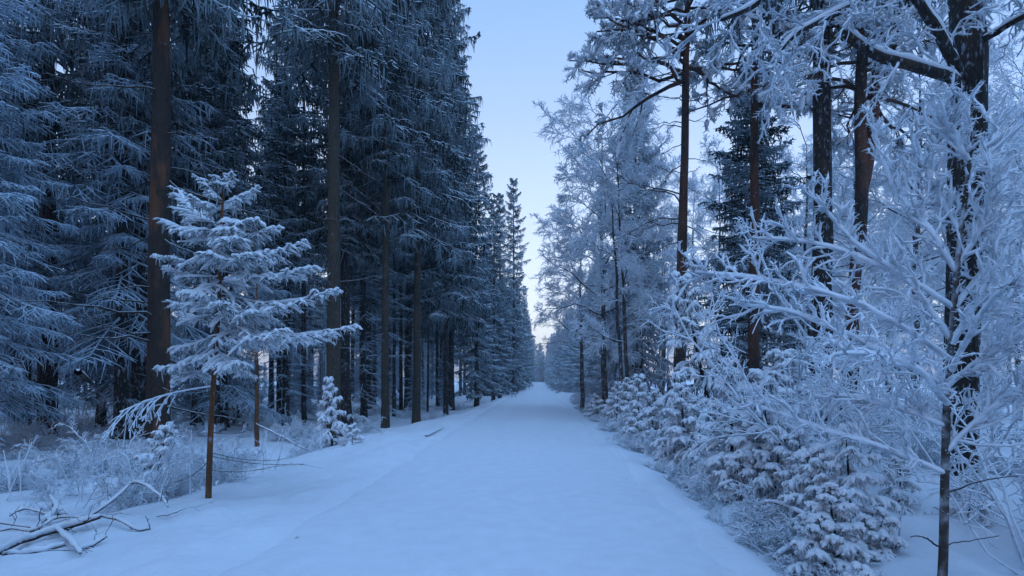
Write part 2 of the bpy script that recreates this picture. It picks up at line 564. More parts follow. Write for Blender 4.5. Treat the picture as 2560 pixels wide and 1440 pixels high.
def bough(rng, P, BR, nsec=12, nter=4, l2=.42, tw=.018, snow=.03, hang=2, droop=.3):
    """a flat spruce bough: needles mesh and snow mesh"""
    P = P[None]; BR = BR[None]
    S2, R2, _ = grow(rng, P, BR, nsec, .12, 1, .9, lambda s, pl, g: (l2 * pl * (1.05 - s) ** .8 + .07) * g.uniform(.7, 1.2, len(s)), 4, True, droop, .04, rmin=tw, rr=0, prof=(.9, 1.15, 1, .5))
    S3, R3, _ = grow(rng, S2, R2, nter, .15, 1, .8, lambda s, pl, g: (.42 * pl * (1.1 - s) + .05) * g.uniform(.6, 1.2, len(s)), 3, True, .4, .05, rmin=tw * .8, rr=0, prof=(1, 1.1, .4))
    o = [tubes(P, BR, 5), tubes(S2, R2, 4), tubes(S3, R3, 3)]
    if hang:
        S4, R4, _ = grow(rng, S2, R2, hang, .1, 1, 0, lambda s, pl, g: g.uniform(.06, .18, len(s)), 3, wob=.1, hang=True, rmin=tw * .7, rr=0, prof=(1, 1, .4))
        o.append(tubes(S4, R4, 3))
    keep = rng.random(len(S2)) < .85
    keep3 = rng.random(len(S3)) < .45
    sn = [lumps(rng, S2[keep], snow, 6, 6), lumps(rng, S3[keep3], snow * .75, 4, 4), lumps(rng, P[:, max(0, P.shape[1] // 3):], snow * 1.1, 8, 6)]
    return merge(*o), merge(*sn)


def box(name, x0, x1, y0, y1, z0, z1, mat):
    V = np.array([[x, y, z] for z in (z0, z1) for y in (y0, y1) for x in (x0, x1)], float)
    F = np.array([[0, 2, 3, 1], [4, 5, 7, 6], [0, 1, 5, 4], [2, 6, 7, 3], [0, 4, 6, 2], [1, 3, 7, 5]])
    return mesh(name, (V, F), mat, False)


HAZE = .0011
if HAZE:
    mh = bpy.data.materials.new('haze'); mh.use_nodes = True
    hn = mh.node_tree; hn.nodes.clear()
    ho = hn.nodes.new('ShaderNodeOutputMaterial'); pv = hn.nodes.new('ShaderNodeVolumePrincipled')
    pv.inputs['Density'].default_value = HAZE
    pv.inputs['Color'].default_value = (.86, .92, 1.0, 1)
    hn.links.new(pv.outputs[0], ho.inputs['Volume'])
    thing('haze', 'thin frosty evening haze hanging in the wood', None, data=box('haze', -950, 950, -700, 1300, -6, 34, mh), kind='stuff')
    cy.volume_bounces = 0
    cy.volume_step_rate = 50
    cy.volume_max_steps = 16

# ------------------------------------------------------------------ kinds of trees that repeat
def build_spruce(seed, H, hb, Rm, nb, r0, mat, bmat, dead=14, dz0=1.5, **kw):
    rng = np.random.default_rng(seed)
    P, R = trunk_vf(rng, H, r0)
    cr = spruce_crown(rng, P, R, H, hb, Rm, nb, **kw)
    db = dead_branches(rng, P, R, dz0, max(hb, dz0 + .5) + 1, dead, .6, 1.7) if dead else []
    return (mesh('trunk', tubes(P, R, 12), bmat), mesh('crown', cr, mat),
            mesh('dead_twigs', merge(*db), M_dead) if db else None)


def proto(parts, name, cat, dead_name='dead_twigs'):
    o = bpy.data.objects.new(name, None); COL.objects.link(o)
    o['category'] = cat
    ks = []
    for nm, me in zip(('trunk', 'crown', dead_name), parts):
        if me is None: continue
        c = part(nm, me, o)
        if nm == dead_name: c['kind'] = 'stuff'
        ks.append(c)
    kids(o, ks)
    o['_proto'] = 1
    return o


def build_frost_tree(seed, H, r0, zs, nl, L0, L1, counts, mat, nstem=1, **kw):
    rng = np.random.default_rng(seed)
    T, C = [], []
    for k in range(nstem):
        K = 12
        s = np.linspace(0, 1, K)
        P = np.zeros((K, 3)); P[:, 2] = s * H * rng.uniform(.8, 1) - .3
        a = rng.random() * TAU
        ln = rng.uniform(.02, .10) * H * (1 if nstem > 1 else .4)
        P[:, 0] = math.cos(a) * (ln * s ** 1.3) + np.cumsum(rng.normal(0, .05, K))
        P[:, 1] = math.sin(a) * (ln * s ** 1.3) + np.cumsum(rng.normal(0, .05, K))
        R = r0 * (1 - s) ** .8 + .012
        T.append(tubes(P, R, 9))
        l, c = frost_crown(rng, P, R, zs * H, H * .97, nl, L0, L1, counts, **kw)
        T.append(l); C.append(c)
    return mesh('trunk', merge(*T), M_limb), mesh('crown', merge(*C), mat), None


SP = [
    proto(build_spruce(11, 25, 6.5, 2.9, 150, .19, M_spruce, M_bark_dark, nhang=4, hanglen=(.3, .75)), 'spruce_tree', 'spruce tree'),
    proto(build_spruce(12, 27, 8.0, 2.6, 140, .21, M_spruce, M_bark_dark, nhang=4, hanglen=(.3, .7)), 'spruce_tree', 'spruce tree'),
    proto(build_spruce(13, 21, 1.8, 2.7, 150, .17, M_spruce, M_bark_dark, dead=5, dz0=.8), 'spruce_tree', 'spruce tree'),
]
SPIRE = proto(build_spruce(15, 24, 1.2, 2.5, 105, .16, M_spruce, M_bark_dark, dead=4, dz0=.6, nhang=2, nsec=15, shape=.5, lvar=(.45, 1.15), top_up=.7), 'spruce_tree', 'spruce tree')
VE = [
    proto(build_spruce(21, 18, 1.6, 2.9, 120, .14, M_veil, M_bark_dark, dead=8, dz0=.6, nhang=2, nflat=4, nsec=17, tw=.021, top_up=.4, low_up=-.4, lvar=(.35, 1.2)), 'frosted_spruce', 'spruce tree'),
    proto(build_spruce(22, 22, 3.2, 3.2, 120, .16, M_veil, M_bark_dark, dead=14, dz0=1.0, nhang=2, nflat=4, nsec=17, tw=.021, top_up=.4, low_up=-.45, lvar=(.35, 1.2)), 'frosted_spruce', 'spruce tree'),
]
def build_bare(seed, H, hb, n):
    rng = np.random.default_rng(seed)
    P, R = trunk_vf(rng, H, .13)
    cr = spruce_crown(rng, P, R, H, hb, 2.3, 70, nhang=2, nsec=10, lvar=(.4, 1.2))
    db = dead_branches(rng, P, R, .8, hb + 2, n, .9, 2.7, down=(-.5, .15), r=.012, twigs=9, tr=.015)
    return mesh('trunk', tubes(P, R, 12), M_bark_dark), mesh('crown', cr, M_spruce), mesh('dead_twigs', merge(*db), M_veil)


BA = [proto(build_bare(25, 19, 9, 60), 'spruce_tree', 'spruce tree'), proto(build_bare(26, 16, 7, 50), 'spruce_tree', 'spruce tree')]
FS = [
    proto(build_spruce(31, 13.5, .7, 2.5, 130, .13, M_spruce_frost, M_bark_dark, dead=0, tw=.034), 'frosted_spruce', 'spruce tree'),
    proto(build_spruce(32, 16, 1.3, 2.3, 130, .14, M_spruce_frost, M_bark_dark, dead=4, dz0=.5, tw=.034), 'frosted_spruce', 'spruce tree'),
]
FD = [
    proto(build_frost_tree(41, 12, .10, .30, 26, 2.2, 3.0, (10, 7, 4), M_frost), 'frosted_birch', 'birch tree'),
    proto(build_frost_tree(42, 10, .075, .22, 14, 1.5, 2.2, (8, 7, 4), M_frost, nstem=2), 'frosted_birch', 'birch tree'),
    proto(build_frost_tree(43, 14, .12, .30, 32, 2.4, 3.1, (10, 8, 4), M_frost, up=.55), 'frosted_birch', 'birch tree'),
]


def pine_crown(rng, P, R, z0, z1, n, L0, L1, snow=True, az=None):
    z = np.linspace(z0, z1, n) + rng.normal(0, .15, n)
    pos, r = along(P, R, z)
    a = np.arange(n) * 2.39996 + rng.normal(0, .4, n)
    if az is not None: a = np.where(rng.random(n) < .5, rng.uniform(az[0], az[1], n), a)
    D = nrm(np.stack([np.cos(a), np.sin(a), rng.uniform(-.1, .5, n)], -1))
    L = np.linspace(L0, L1, n) * rng.uniform(.7, 1.1, n)
    B = path(rng, pos, D, L, 7, .15, .10)
    BR = (.018 + .014 * L)[:, None] * np.linspace(1, .3, 7)[None]
    A2, R2, _ = grow(rng, B, BR, 7, .3, 1, .8, lambda s, pl, g: (.4 * pl * (1.1 - s) + .2) * g.uniform(.6, 1.2, len(s)), 5, False, .1, .12, rmin=.012, rr=.5)
    A3, R3, _ = grow(rng, A2, R2, 5, .3, 1, .7, lambda s, pl, g: (.35 * pl + .12) * g.uniform(.6, 1.2, len(s)), 3, False, .1, .1, rmin=.02, rr=.5)
    # tufts of needles
    A4, R4, _ = grow(rng, A3, R3, 9, .35, 1, 1.0, lambda s, pl, g: g.uniform(.09, .17, len(s)), 2, False, .0, .05, rmin=.015, rr=0, prof=(1.3, .5))
    c = [tubes(A3, R3, 3), tubes(A4, R4, 3)]
    sn = lumps(rng, A3[rng.random(len(A3)) < .6], .065, 4, 4, .8, .5) if snow else None
    return merge(tubes(B, BR, 5), tubes(A2, R2, 4)), merge(*c), sn


def build_pine(seed, H, r0, z0, lean=.01):
    rng = np.random.default_rng(seed)
    P, R = trunk_vf(rng, H, r0, lean=lean)
    b, c, s = pine_crown(rng, P, R, z0, H - .3, 32, 2.8, .9)
    return P, R, b, c, s


def proto_pine(seed, H, r0, z0):
    P, R, b, c, s = build_pine(seed, H, r0, z0)
    o = bpy.data.objects.new('pine_tree', None); COL.objects.link(o); o['category'] = 'pine tree'
    ks = [part('trunk', mesh('trunk', merge(tubes(P, R, 12), b), M_bark_pine), o), part('crown', mesh('crown', c, M_spruce_frost), o),
          part('snow', mesh('snow', s, M_clump), o)]
    ks[-1]['kind'] = 'stuff'
    kids(o, ks); o['_proto'] = 1
    return o


PI = [proto_pine(51, 19, .17, 9), proto_pine(52, 17, .15, 8)]
used = set()


def place(pr, x, y, label, group=None, scale=1.0, rot=None, name=None, dz=0.0, cat=None):
    global PR
    if rot is None: rot = PR.random() * TAU
    loc = (x, y, float(gz(x, y)) + dz)
    if pr.name not in used:
        used.add(pr.name)
        pr.location = loc; pr.rotation_euler = (0, 0, rot)
        pr.scale = (scale,) * 3 if not isinstance(scale, tuple) else scale
        pr['label'] = label
        if group: pr['group'] = group
        if '_proto' in pr: del pr['_proto']
        return pr
    return copy_tree(pr, loc, rot, scale, label, None, group)


PR = np.random.default_rng(77)

# ------------------------------------------------------------------ big bare trunks, each one of a kind
SHARED = {}


def hero_trunk(seed, name, label, cat, x, y, H, r0, bmat, lean=(0, 0), flare=1.25, dead=None, crown=None, pts=None):
    rng = np.random.default_rng(seed)
    z0 = float(gz(x, y))
    K = 22
    s = np.linspace(0, 1, K)
    P = np.zeros((K, 3)); P[:, 2] = s * H - .3
    P[:, 0] = lean[0] * s * H + np.cumsum(rng.normal(0, .012, K)); P[:, 1] = lean[1] * s * H
    R = r0 * (1 - .75 * s ** 1.3)
    R *= rng.uniform(.96, 1.04, K)
    R[0] *= flare; R[1] *= 1 + (flare - 1) * .3
    o = thing(name, label, cat, (x, y, z0))
    V, F = tubes(P, R, 18)
    c = np.repeat(P, 18, 0)
    V = c + (V - c) * (1 + noise2(V[:, 2] * 1.3, np.tile(np.arange(18), K) * 1.0, seed, 1.0)[:, None] * .16)
    part('trunk', mesh('trunk', (V, F), bmat), o)
    if dead:
        for vf in dead_branches(rng, P, R, **dead):
            part('branch', mesh('branch', vf, M_dead), o)
    if crown == 'spruce':
        part('crown', mesh('crown', spruce_crown(rng, P, R, H, H * .5, 2.9, 90, nhang=2, nsec=11), M_spruce), o)
    elif crown == 'shared':
        if 'c' not in SHARED:
            g2 = np.random.default_rng(5)
            P2, R2_ = trunk_vf(g2, 22, .1)
            P2[:, :2] = 0
            SHARED['c'] = mesh('crown', spruce_crown(g2, P2, R2_, 22, 8.8, 2.4, 60, nhang=3, nsec=12, hanglen=(.3, .85), shape=.55, lvar=(.45, 1.2)), M_spruce)
        c_ = part('crown', SHARED['c'], o)
        c_.scale = (1, 1, H / 22); c_.rotation_euler = (0, 0, seed * 1.7)
    elif crown == 'shared_wide':
        if 'w' not in SHARED:
            g2 = np.random.default_rng(6)
            P2, R2_ = trunk_vf(g2, 24, .2)
            P2[:, :2] = 0
            SHARED['w'] = mesh('crown', spruce_crown(g2, P2, R2_, 24, 12.2, 3.0, 85, nhang=4, nsec=12, hanglen=(.3, .85), shape=.55, lvar=(.45, 1.2)), M_spruce)
        c_ = part('crown', SHARED['w'], o)
        c_.scale = (1, 1, H / 24); c_.rotation_euler = (0, 0, seed * 1.7); c_.location = (lean[0] * H * .7, lean[1] * H * .7, 0)
    elif isinstance(crown, tuple):
        part('crown', mesh('crown', spruce_crown(rng, P, R, H, crown[0], crown[1], crown[2], nhang=4, nsec=12, hanglen=(.3, .85), shape=.55, lvar=(.45, 1.2)), M_spruce), o)
    return o, P, R, rng


T0 = "spruce_tree"
hero_trunk(101, T0, 'thickest bare spruce trunk at the left, reddish bark patches, behind the little snow-laden spruce', 'spruce tree',
           -11.1, 16.4, 25, .30, M_bark_spruce, (.004, 0), 1.15, dict(z0=1.2, z1=12.5, n=34, L0=1.0, L1=3.4, down=(-.45, .25), r=.0145, wob=.09), 'shared_wide')
hero_trunk(102, T0, 'dark mossy trunk close behind the thickest left trunk, on its left side', 'spruce tree',
           -13.9, 19.5, 22, .24, M_bark_dark, (.0, 0), 1.2, dict(z0=1, z1=9, n=16, L0=.6, L1=1.8), (9.0, 3.0, 80))
hero_trunk(103, T0, 'tall straight grey-brown trunk just right of the little snow-laden spruce', 'spruce tree',
           -6.85, 18.7, 25, .235, M_bark_lichen, (.008, 0), 1.35, dict(z0=3, z1=13, n=26, L0=.5, L1=2.0, down=(-.5, .3)), 'shared_wide')
hero_trunk(104, T0, 'slim grey trunk at the road bank, left of a near twin trunk', 'spruce tree',
           -6.2, 22.7, 24, .15, M_bark_lichen, (.0, 0), 1.3, dict(z0=3, z1=11, n=20, L0=.4, L1=1.6), (10.5, 2.7, 90))
hero_trunk(105, T0, 'slim straight trunk nearest the open road bank, right of a near twin trunk', 'spruce tree',
           -5.35, 24.6, 25, .165, M_bark_lichen, (.0015, 0), 1.3, dict(z0=3, z1=10, n=18, L0=.4, L1=1.6), (8.5, 2.8, 110))
hero_trunk(106, T0, 'tall roadside spruce with hanging boughs outlined against the sky above the road bank', 'spruce tree',
           -5.2, 31.5, 27.5, .13, M_bark_dark, (.0, 0), 1.3, dict(z0=2, z1=7, n=14, L0=.4, L1=1.4), (6.0, 2.9, 170))
hero_trunk(107, 'pine_tree', 'rusty trunk half hidden in frosted boughs at the far left', 'pine tree',
           -17.5, 20.0, 22, .30, M_bark_pine, (.0, 0), 1.1, dict(z0=2, z1=8, n=10, L0=.5, L1=1.5), 'shared_wide')
# slanting dark stems in the gap above the little spruce
hero_trunk(108, 'leaning_stem', 'thin dark leaning stem showing above the top of the little snow-laden spruce', 'tree',
           -16.0, 28, 15, .11, M_bark_dark, (.085, 0), 1.1, None, None)
hero_trunk(109, 'pine_tree', 'young pine with thin orange trunk behind the little snow-laden spruce', 'pine tree',
           -7.85, 15.6, 5.2, .062, M_bark_orange, (.0, 0), 1.1, dict(z0=2.2, z1=4.6, n=12, L0=.4, L1=1.0), None)
for i, (px, d, r, H) in enumerate([(985, 30, .09, 22), (1003, 36, .12, 24), (1070, 33, .06, 16), (912, 27, .07, 18), (760, 25, .10, 20), (700, 30, .12, 22), (560, 22, .09, 18), (505, 34, .16, 24), (470, 40, .15, 24), (1094, 42, .12, 22), (935, 44, .15, 24), (880, 40, .14, 24)]):
    x = (px - VX) / FPX * d
    o = hero_trunk(120 + i, T0, ['thin dark trunk deep between the spruce trunks left of the road', 'dark trunk in the shaded forest left of the road'][i % 2], 'spruce tree',
                   x, d, H, r, M_bark_dark, (PR.normal(0, .004), 0), 1.2, dict(z0=1.5, z1=8, n=8, L0=.4, L1=1.5), 'shared')[0]
    o['group'] = 'trunks in the shade left of the road' if i % 2 else 'thin trunks deep left of the road'

# ------------------------------------------------------------------ right side: tall trunks
_, P, R, rng = hero_trunk(201, 'pine_tree', 'tall pine with bare dark trunk and snow-clumped crown leaning over the road', 'pine tree',
                          4.4, 17.5, 16.5, .185, M_bark_pine, (.017, 0), 1.2, None, None)
pineM = _
for vf in dead_branches(rng, P, R, 5.5, 11.5, 14, .8, 2.4, az=(math.radians(120), math.radians(215)), down=(-.2, .6), wob=.12, r=.013, tr=.009):
    part('branch', mesh('branch', vf, M_dead), pineM)
for vf in dead_branches(rng, P, R, 4, 9.5, 8, .5, 1.6, az=(math.radians(-60), math.radians(60)), down=(-.2, .4), wob=.1, r=.012):
    part('branch', mesh('branch', vf, M_dead), pineM)
b, c, s = pine_crown(rng, P, R, 10.6, 16.2, 40, 3.9, 1.2, az=(2.4, 4.0))
part('limb', mesh('limb', b, M_bark_pine), pineM)
part('crown', mesh('crown', c, M_spruce_frost), pineM)
part('snow', mesh('snow', s, M_clump), pineM)['kind'] = 'stuff'

_, P, R, rng = hero_trunk(202, 'pine_tree', 'reddish pine trunk in front of the dark green spruce right of the road', 'pine tree',
                          6.95, 18, 18, .185, M_bark_pine, (-.001, 0), 1.2, dict(z0=5, z1=11, n=10, L0=.5, L1=1.6), None)
b, c, s = pine_crown(rng, P, R, 10.5, 17.5, 34, 3.4, 1.2)
part('limb', mesh('limb', b, M_bark_pine), _); part('crown', mesh('crown', c, M_spruce_frost), _); part('snow', mesh('snow', s, M_clump), _)['kind'] = 'stuff'

_, P, R, rng = hero_trunk(203, T0, 'stout dark trunk standing behind the snowy bushes, between reddish pine and forked pine', 'spruce tree',
                          7.95, 15.7, 24, .29, M_bark_dark, (-.0015, 0), 1.2, dict(z0=4, z1=11, n=10, L0=.4, L1=1.3), 'shared_wide')

# forked pine
rng = np.random.default_rng(204)
fx, fd = 8.3, 15.0
o = thing('pine_tree', 'pine trunk that forks in a narrow V high up, right of the stout dark trunk', 'pine tree', (fx, fd, float(gz(fx, fd))))
base = np.array([fx, fd, float(gz(fx, fd))])


def px_line(pts, d, base=None):
    """photograph pixels (optionally each with its own distance) -> points, relative to base"""
    q = np.array([at(p[0], p[1], p[2] if len(p) > 2 else d) for p in pts])
    return q - base if base is not None else q


def smooth_line(P, K):
    """resample a hand-laid line smoothly"""
    P = np.asarray(P, float)
    n = len(P)
    t = np.linspace(0, n - 1, K)
    i = np.minimum(t.astype(int), n - 2); f = (t - i)[:, None]
    p0 = P[np.maximum(i - 1, 0)]; p1 = P[i]; p2 = P[i + 1]; p3 = P[np.minimum(i + 2, n - 1)]
    return .5 * ((2 * p1) + (-p0 + p2) * f + (2 * p0 - 5 * p1 + 4 * p2 - p3) * f ** 2 + (-p0 + 3 * p1 - 3 * p2 + p3) * f ** 3)


L = px_line([(2105, 1125), (2120, 950), (2140, 700), (2155, 470), (2150, 260), (2160, 60), (2165, -200)], fd, base)
Pa = smooth_line(L, 20); Ra = np.linspace(.21, .12, 20)
part('trunk', mesh('trunk', tubes(Pa, Ra, 14), M_bark_pine), o)
L = px_line([(2150, 500), (2172, 400), (2190, 230), (2212, 0), (2230, -200)], fd, base)
Pb = smooth_line(L, 14); Rb = np.linspace(.15, .10, 14)
part('trunk_fork', mesh('trunk_fork', tubes(Pb, Rb, 14), M_bark_pine), o)
for PP, RR in ((Pa, Ra), (Pb, Rb)):
    b, c, s = pine_crown(rng, PP, RR, 9.0, 12.5, 14, 3.0, 1.6)
    part('limb', mesh('limb', b, M_bark_pine), o); part('crown', mesh('crown', c, M_spruce_frost), o); part('snow', mesh('snow', s, M_clump), o)['kind'] = 'stuff'
    for vf in dead_branches(rng, PP, RR, 6.5, 10, 4, .5, 1.4, down=(-.1, .6), wob=.1):
        part('branch', mesh('branch', vf, M_dead), o)

# ------------------------------------------------------------------ big old tree at the right with snow-lined limbs
rng = np.random.default_rng(301)
QX, QD = 6.38, 8.5
qb = np.array([QX, QD, float(gz(QX, QD))])
o = thing('oak_tree', 'big rough dark tree at the right edge with snow-lined limbs, behind the rime-covered sapling', 'tree', qb)
L = px_line([(2398, 1290), (2402, 1100), (2405, 850), (2412, 600), (2418, 350), (2420, 150), (2412, 0), (2405, -250), (2400, -600)], QD, qb)
Pq = smooth_line(L, 34); Rq = np.interp(np.linspace(0, 1, 34), [0, .1, .5, .62, 1], [.27, .215, .235, .24, .15])
V, F = tubes(Pq, Rq, 24); c = np.repeat(Pq, 24, 0)
V = c + (V - c) * (1 + noise2(V[:, 2] * 3, np.tile(np.arange(24), 34) * 1.0, 3, 1.5)[:, None] * .16)
part('trunk', mesh('trunk', (V, F), M_bark_dark), o)
limbs = [([(2400, 215, 8.4), (2370, 188, 8.2), (2300, 168, 8.0), (2210, 142, 7.8), (2140, 95, 7.6), (2108, 60, 7.5)], .085, .05, .075),
         ([(2415, 215, 8.4), (2380, 145, 8.2), (2335, 70, 8.1), (2290, 0, 8.0), (2255, -90, 7.9)], .085, .055, .065),
         ([(2440, 110, 8.4), (2480, 85, 8.2), (2525, 55, 8.0), (2600, 20, 7.8), (2700, -40, 7.6)], .05, .03, .045),
         ([(2405, -40, 8.4), (2280, -70, 8.0), (2160, 0, 7.6), (2060, 48, 7.4), (1980, 98, 7.3), (1925, 165, 7.2)], .07, .018, .045),
         ([(2405, -90, 8.4), (2250, -150, 7.8), (2080, -110, 7.2), (1950, -30, 6.9), (1870, 30, 6.8), (1800, 60, 6.7)], .07, .018, .045),
         ([(2420, -120, 8.4), (2520, -100, 7.8), (2620, 0, 7.3), (2700, 120, 7.0)], .06, .02, .045)]
for li, (pts, ra, rb, sr) in enumerate(limbs):
    Lp = smooth_line(px_line(pts, 0, qb), 18)
    Lp += np.cumsum(rng.normal(0, .006, Lp.shape), 0)
    Lr = np.linspace(ra, rb, 18)
    lo = part('limb', mesh('limb', tubes(Lp, Lr, 9), M_bark_dark), o)
    part('snow', mesh('snow', lumps(rng, (Lp + [[0, 0, .6 * (ra + rb) / 2]])[None], sr, 26, 8 if False else 6, .75, .18), M_clump), lo)
    A2, R2, _ = grow(rng, Lp[None], Lr[None], [5, 5, 8, 12, 12, 10][li], .25, 1, .9, lambda s, pl, g: g.uniform(.4, 1.0, len(s)), 6, False, .15, .12, rmin=.015, rr=.3)
    A3, R3, _ = grow(rng, A2, R2, 6, .2, 1, .8, lambda s, pl, g: g.uniform(.12, .45, len(s)), 5, False, .15, .14, rmin=.014, rr=.5, taper=.5)
    A4, R4, _ = grow(rng, A3, R3, 3, .2, 1, .8, lambda s, pl, g: g.uniform(.06, .2, len(s)), 4, False, .1, .12, rmin=.014, rr=.5, taper=.9)
    A5, R5, _ = grow(rng, np.concatenate([A4, A3[:, [0, 1, 3, 4]]]), np.concatenate([R4, R3[:, [0, 1, 3, 4]]]), 4, .05, 1, 1.0, lambda s, pl, g: g.uniform(.03, .07, len(s)), 3, False, 0, .1, rmin=.007, rr=0, taper=.2)
    part('rime_twigs', mesh('rime_twigs', merge(tubes(A2, R2 * 1.3, 5), tubes(A3, R3, 5), tubes(A4, R4, 4), tubes(A5, R5, 3)), M_frost_heavy), lo)['kind'] = 'stuff'

# ------------------------------------------------------------------ rime-covered sapling closest to the camera
rng = np.random.default_rng(302)
sx, sd = 3.1, 4.3
sb = np.array([sx, sd, float(gz(sx, sd))])
o = thing('frosted_sapling', 'rime-covered sapling nearest the camera at the right, in front of the big dark tree', 'sapling', sb)
L = px_line([(2350, 1520), (2358, 1400), (2362, 1200), (2368, 1000), (2378, 850), (2395, 650), (2415, 480), (2432, 330)], sd, sb)
Ps = smooth_line(L, 26); Rs = np.linspace(.036, .014, 26)
part('trunk', mesh('trunk', tubes(Ps, Rs, 10), M_limb), o)
# rime plastered on one side of the stem
A2, R2, _ = grow(rng, Ps[None], Rs[None], 300, .22, 1, 1.2, lambda s, pl, g: g.uniform(.02, .055, len(s)), 3, False, 0, .1, rmin=.006, rr=0, taper=.35)
part('rime', mesh('rime', tubes(A2, R2, 4), M_frost_heavy), o)['kind'] = 'stuff'
A2, R2, _ = grow(rng, Ps[None], Rs[None], 16, .35, 1, .9, lambda s, pl, g: g.uniform(.05, .2, len(s)), 5, False, 0, .15, up=.3, rmin=.010, rr=.3, taper=.5)
part('twig', mesh('twig', tubes(A2, R2, 6), M_frost_heavy), o)['kind'] = 'stuff'
br = [
    [(2362, 1185, 4.3), (2200, 1110, 4.3), (2050, 1062, 4.4), (1880, 995, 4.5)],
    [(2366, 1065, 4.3), (2250, 1015, 4.4), (2140, 990, 4.5), (2045, 975, 4.6)],
    [(2372, 970, 4.3), (2250, 905, 4.2), (2110, 835, 4.2), (1960, 780, 4.3), (1850, 770, 4.4)],
    [(2376, 900, 4.3), (2230, 800, 4.1), (2080, 730, 4.0), (1900, 690, 4.1), (1740, 672, 4.2)],
    [(2380, 850, 4.3), (2270, 700, 4.4), (2140, 600, 4.6), (2030, 480, 4.7)],
    [(2386, 770, 4.3), (2220, 670, 4.5), (2040, 610, 4.7), (1880, 600, 4.9)],
    [(2395, 680, 4.3), (2320, 560, 4.4), (2250, 470, 4.6), (2190, 330, 4.8)],
    [(2405, 580, 4.3), (2340, 480, 4.5), (2300, 380, 4.7)],
    [(2364, 1130, 4.3), (2440, 1060, 4.2), (2520, 1000, 4.0), (2640, 960, 3.8)],
    [(2370, 960, 4.3), (2450, 895, 4.1), (2540, 850, 3.9), (2660, 800, 3.7)],
    [(2378, 860, 4.3), (2450, 740, 4.2), (2520, 610, 4.1), (2600, 480, 4.0)],
    [(2386, 770, 4.3), (2470, 650, 4.4), (2540, 480, 4.5), (2600, 330, 4.6)],
    [(2395, 660, 4.3), (2450, 570, 4.2), (2490, 460, 4.1)],
    [(2360, 1240, 4.3), (2450, 1210, 4.2), (2560, 1195, 4.1)],
    [(2374, 930, 4.3), (2440, 800, 3.9), (2520, 720, 3.6), (2640, 660, 3.4)],
    [(2368, 1010, 4.3), (2300, 930, 3.9), (2200, 880, 3.7), (2080, 870, 3.6)],
    [(2420, 460, 4.3), (2460, 380, 4.4), (2520, 300, 4.5)],
    [(2425, 400, 4.3), (2390, 340, 4.3), (2370, 290, 4.3)],
    [(2353, 1372, 4.3), (2310, 1350, 4.2), (2275, 1345, 4.2)],
    [(2354, 1368, 4.3), (2400, 1355, 4.3), (2500, 1345, 4.4)],
]
for k, pts in enumerate(br):
    thin = k in (13, 18, 19)
    Lp = smooth_line(px_line(pts, 0, sb), 14)
    Lp += np.cumsum(rng.normal(0, .004, Lp.shape), 0)
    r0 = .006 if thin else .019
    Lr = np.linspace(r0 * 1.25, r0 * .75, 14) * rng.uniform(.88, 1.12, 14)
    out = [tubes(Lp, Lr, 7)]
    if not thin:
        A2, R2, _ = grow(rng, Lp[None], Lr[None], 21, .10, 1, .75, lambda s, pl, g: g.uniform(.08, .42, len(s)) * (1.2 - .5 * s), 6, False, .0, .14, up=.2, rmin=.0115, rr=.3, taper=.85)
        A3, R3, _ = grow(rng, A2, R2, 4, .2, 1, .7, lambda s, pl, g: g.uniform(.06, .16, len(s)), 4, False, .0, .12, up=.2, rmin=.0095, rr=.3, taper=.85)
        R2 *= rng.uniform(.7, 1.35, R2.shape); R3 *= rng.uniform(.7, 1.35, R3.shape)
        R2[:, -1] *= .3; R3[:, -1] *= .3
        # feathery hoar on every twig
        A4, R4, _ = grow(rng, np.concatenate([A3, A2[:, [0, 2, 3, 5]]]), np.concatenate([R3, R2[:, [0, 2, 3, 5]]]), 7, .05, 1, 1.0, lambda s, pl, g: g.uniform(.018, .055, len(s)), 3, False, 0, .1, rmin=.0055, rr=0, taper=.2)
        out += [tubes(A2, R2, 6), tubes(A3, R3, 5), tubes(A4, R4, 3)]
    Lr[-1] *= .3
    bo = part('branch', mesh('branch', merge(*out), M_dead if thin else M_frost_heavy), o)
    if not thin:
        part('snow', mesh('snow', lumps(rng, (Lp + [[0, 0, .006]])[None], .015, 22, 6, .8, .25), M_clump), bo)

# ------------------------------------------------------------------ little snow-laden spruce at the left
rng = np.random.default_rng(401)
jx, jd = -4.57, 7.75
jb = np.array([jx, jd, float(gz(jx, jd))])
o = thing('snowy_spruce', 'little snow-laden spruce with a thin bare lower stem on the left bank of the road', 'spruce tree', jb)
L = px_line([(519, 1300), (521, 1240), (528, 1050), (538, 900), (548, 750), (552, 600), (556, 520), (558, 462)], jd, jb)
Pj = smooth_line(L, 24); Rj = np.linspace(.044, .012, 24)
part('trunk', mesh('trunk', tubes(Pj, Rj, 12), M_bark_orange), o)


def jz(py):
    return 1.6 - (py - VY) / FPX * jd - jb[2]


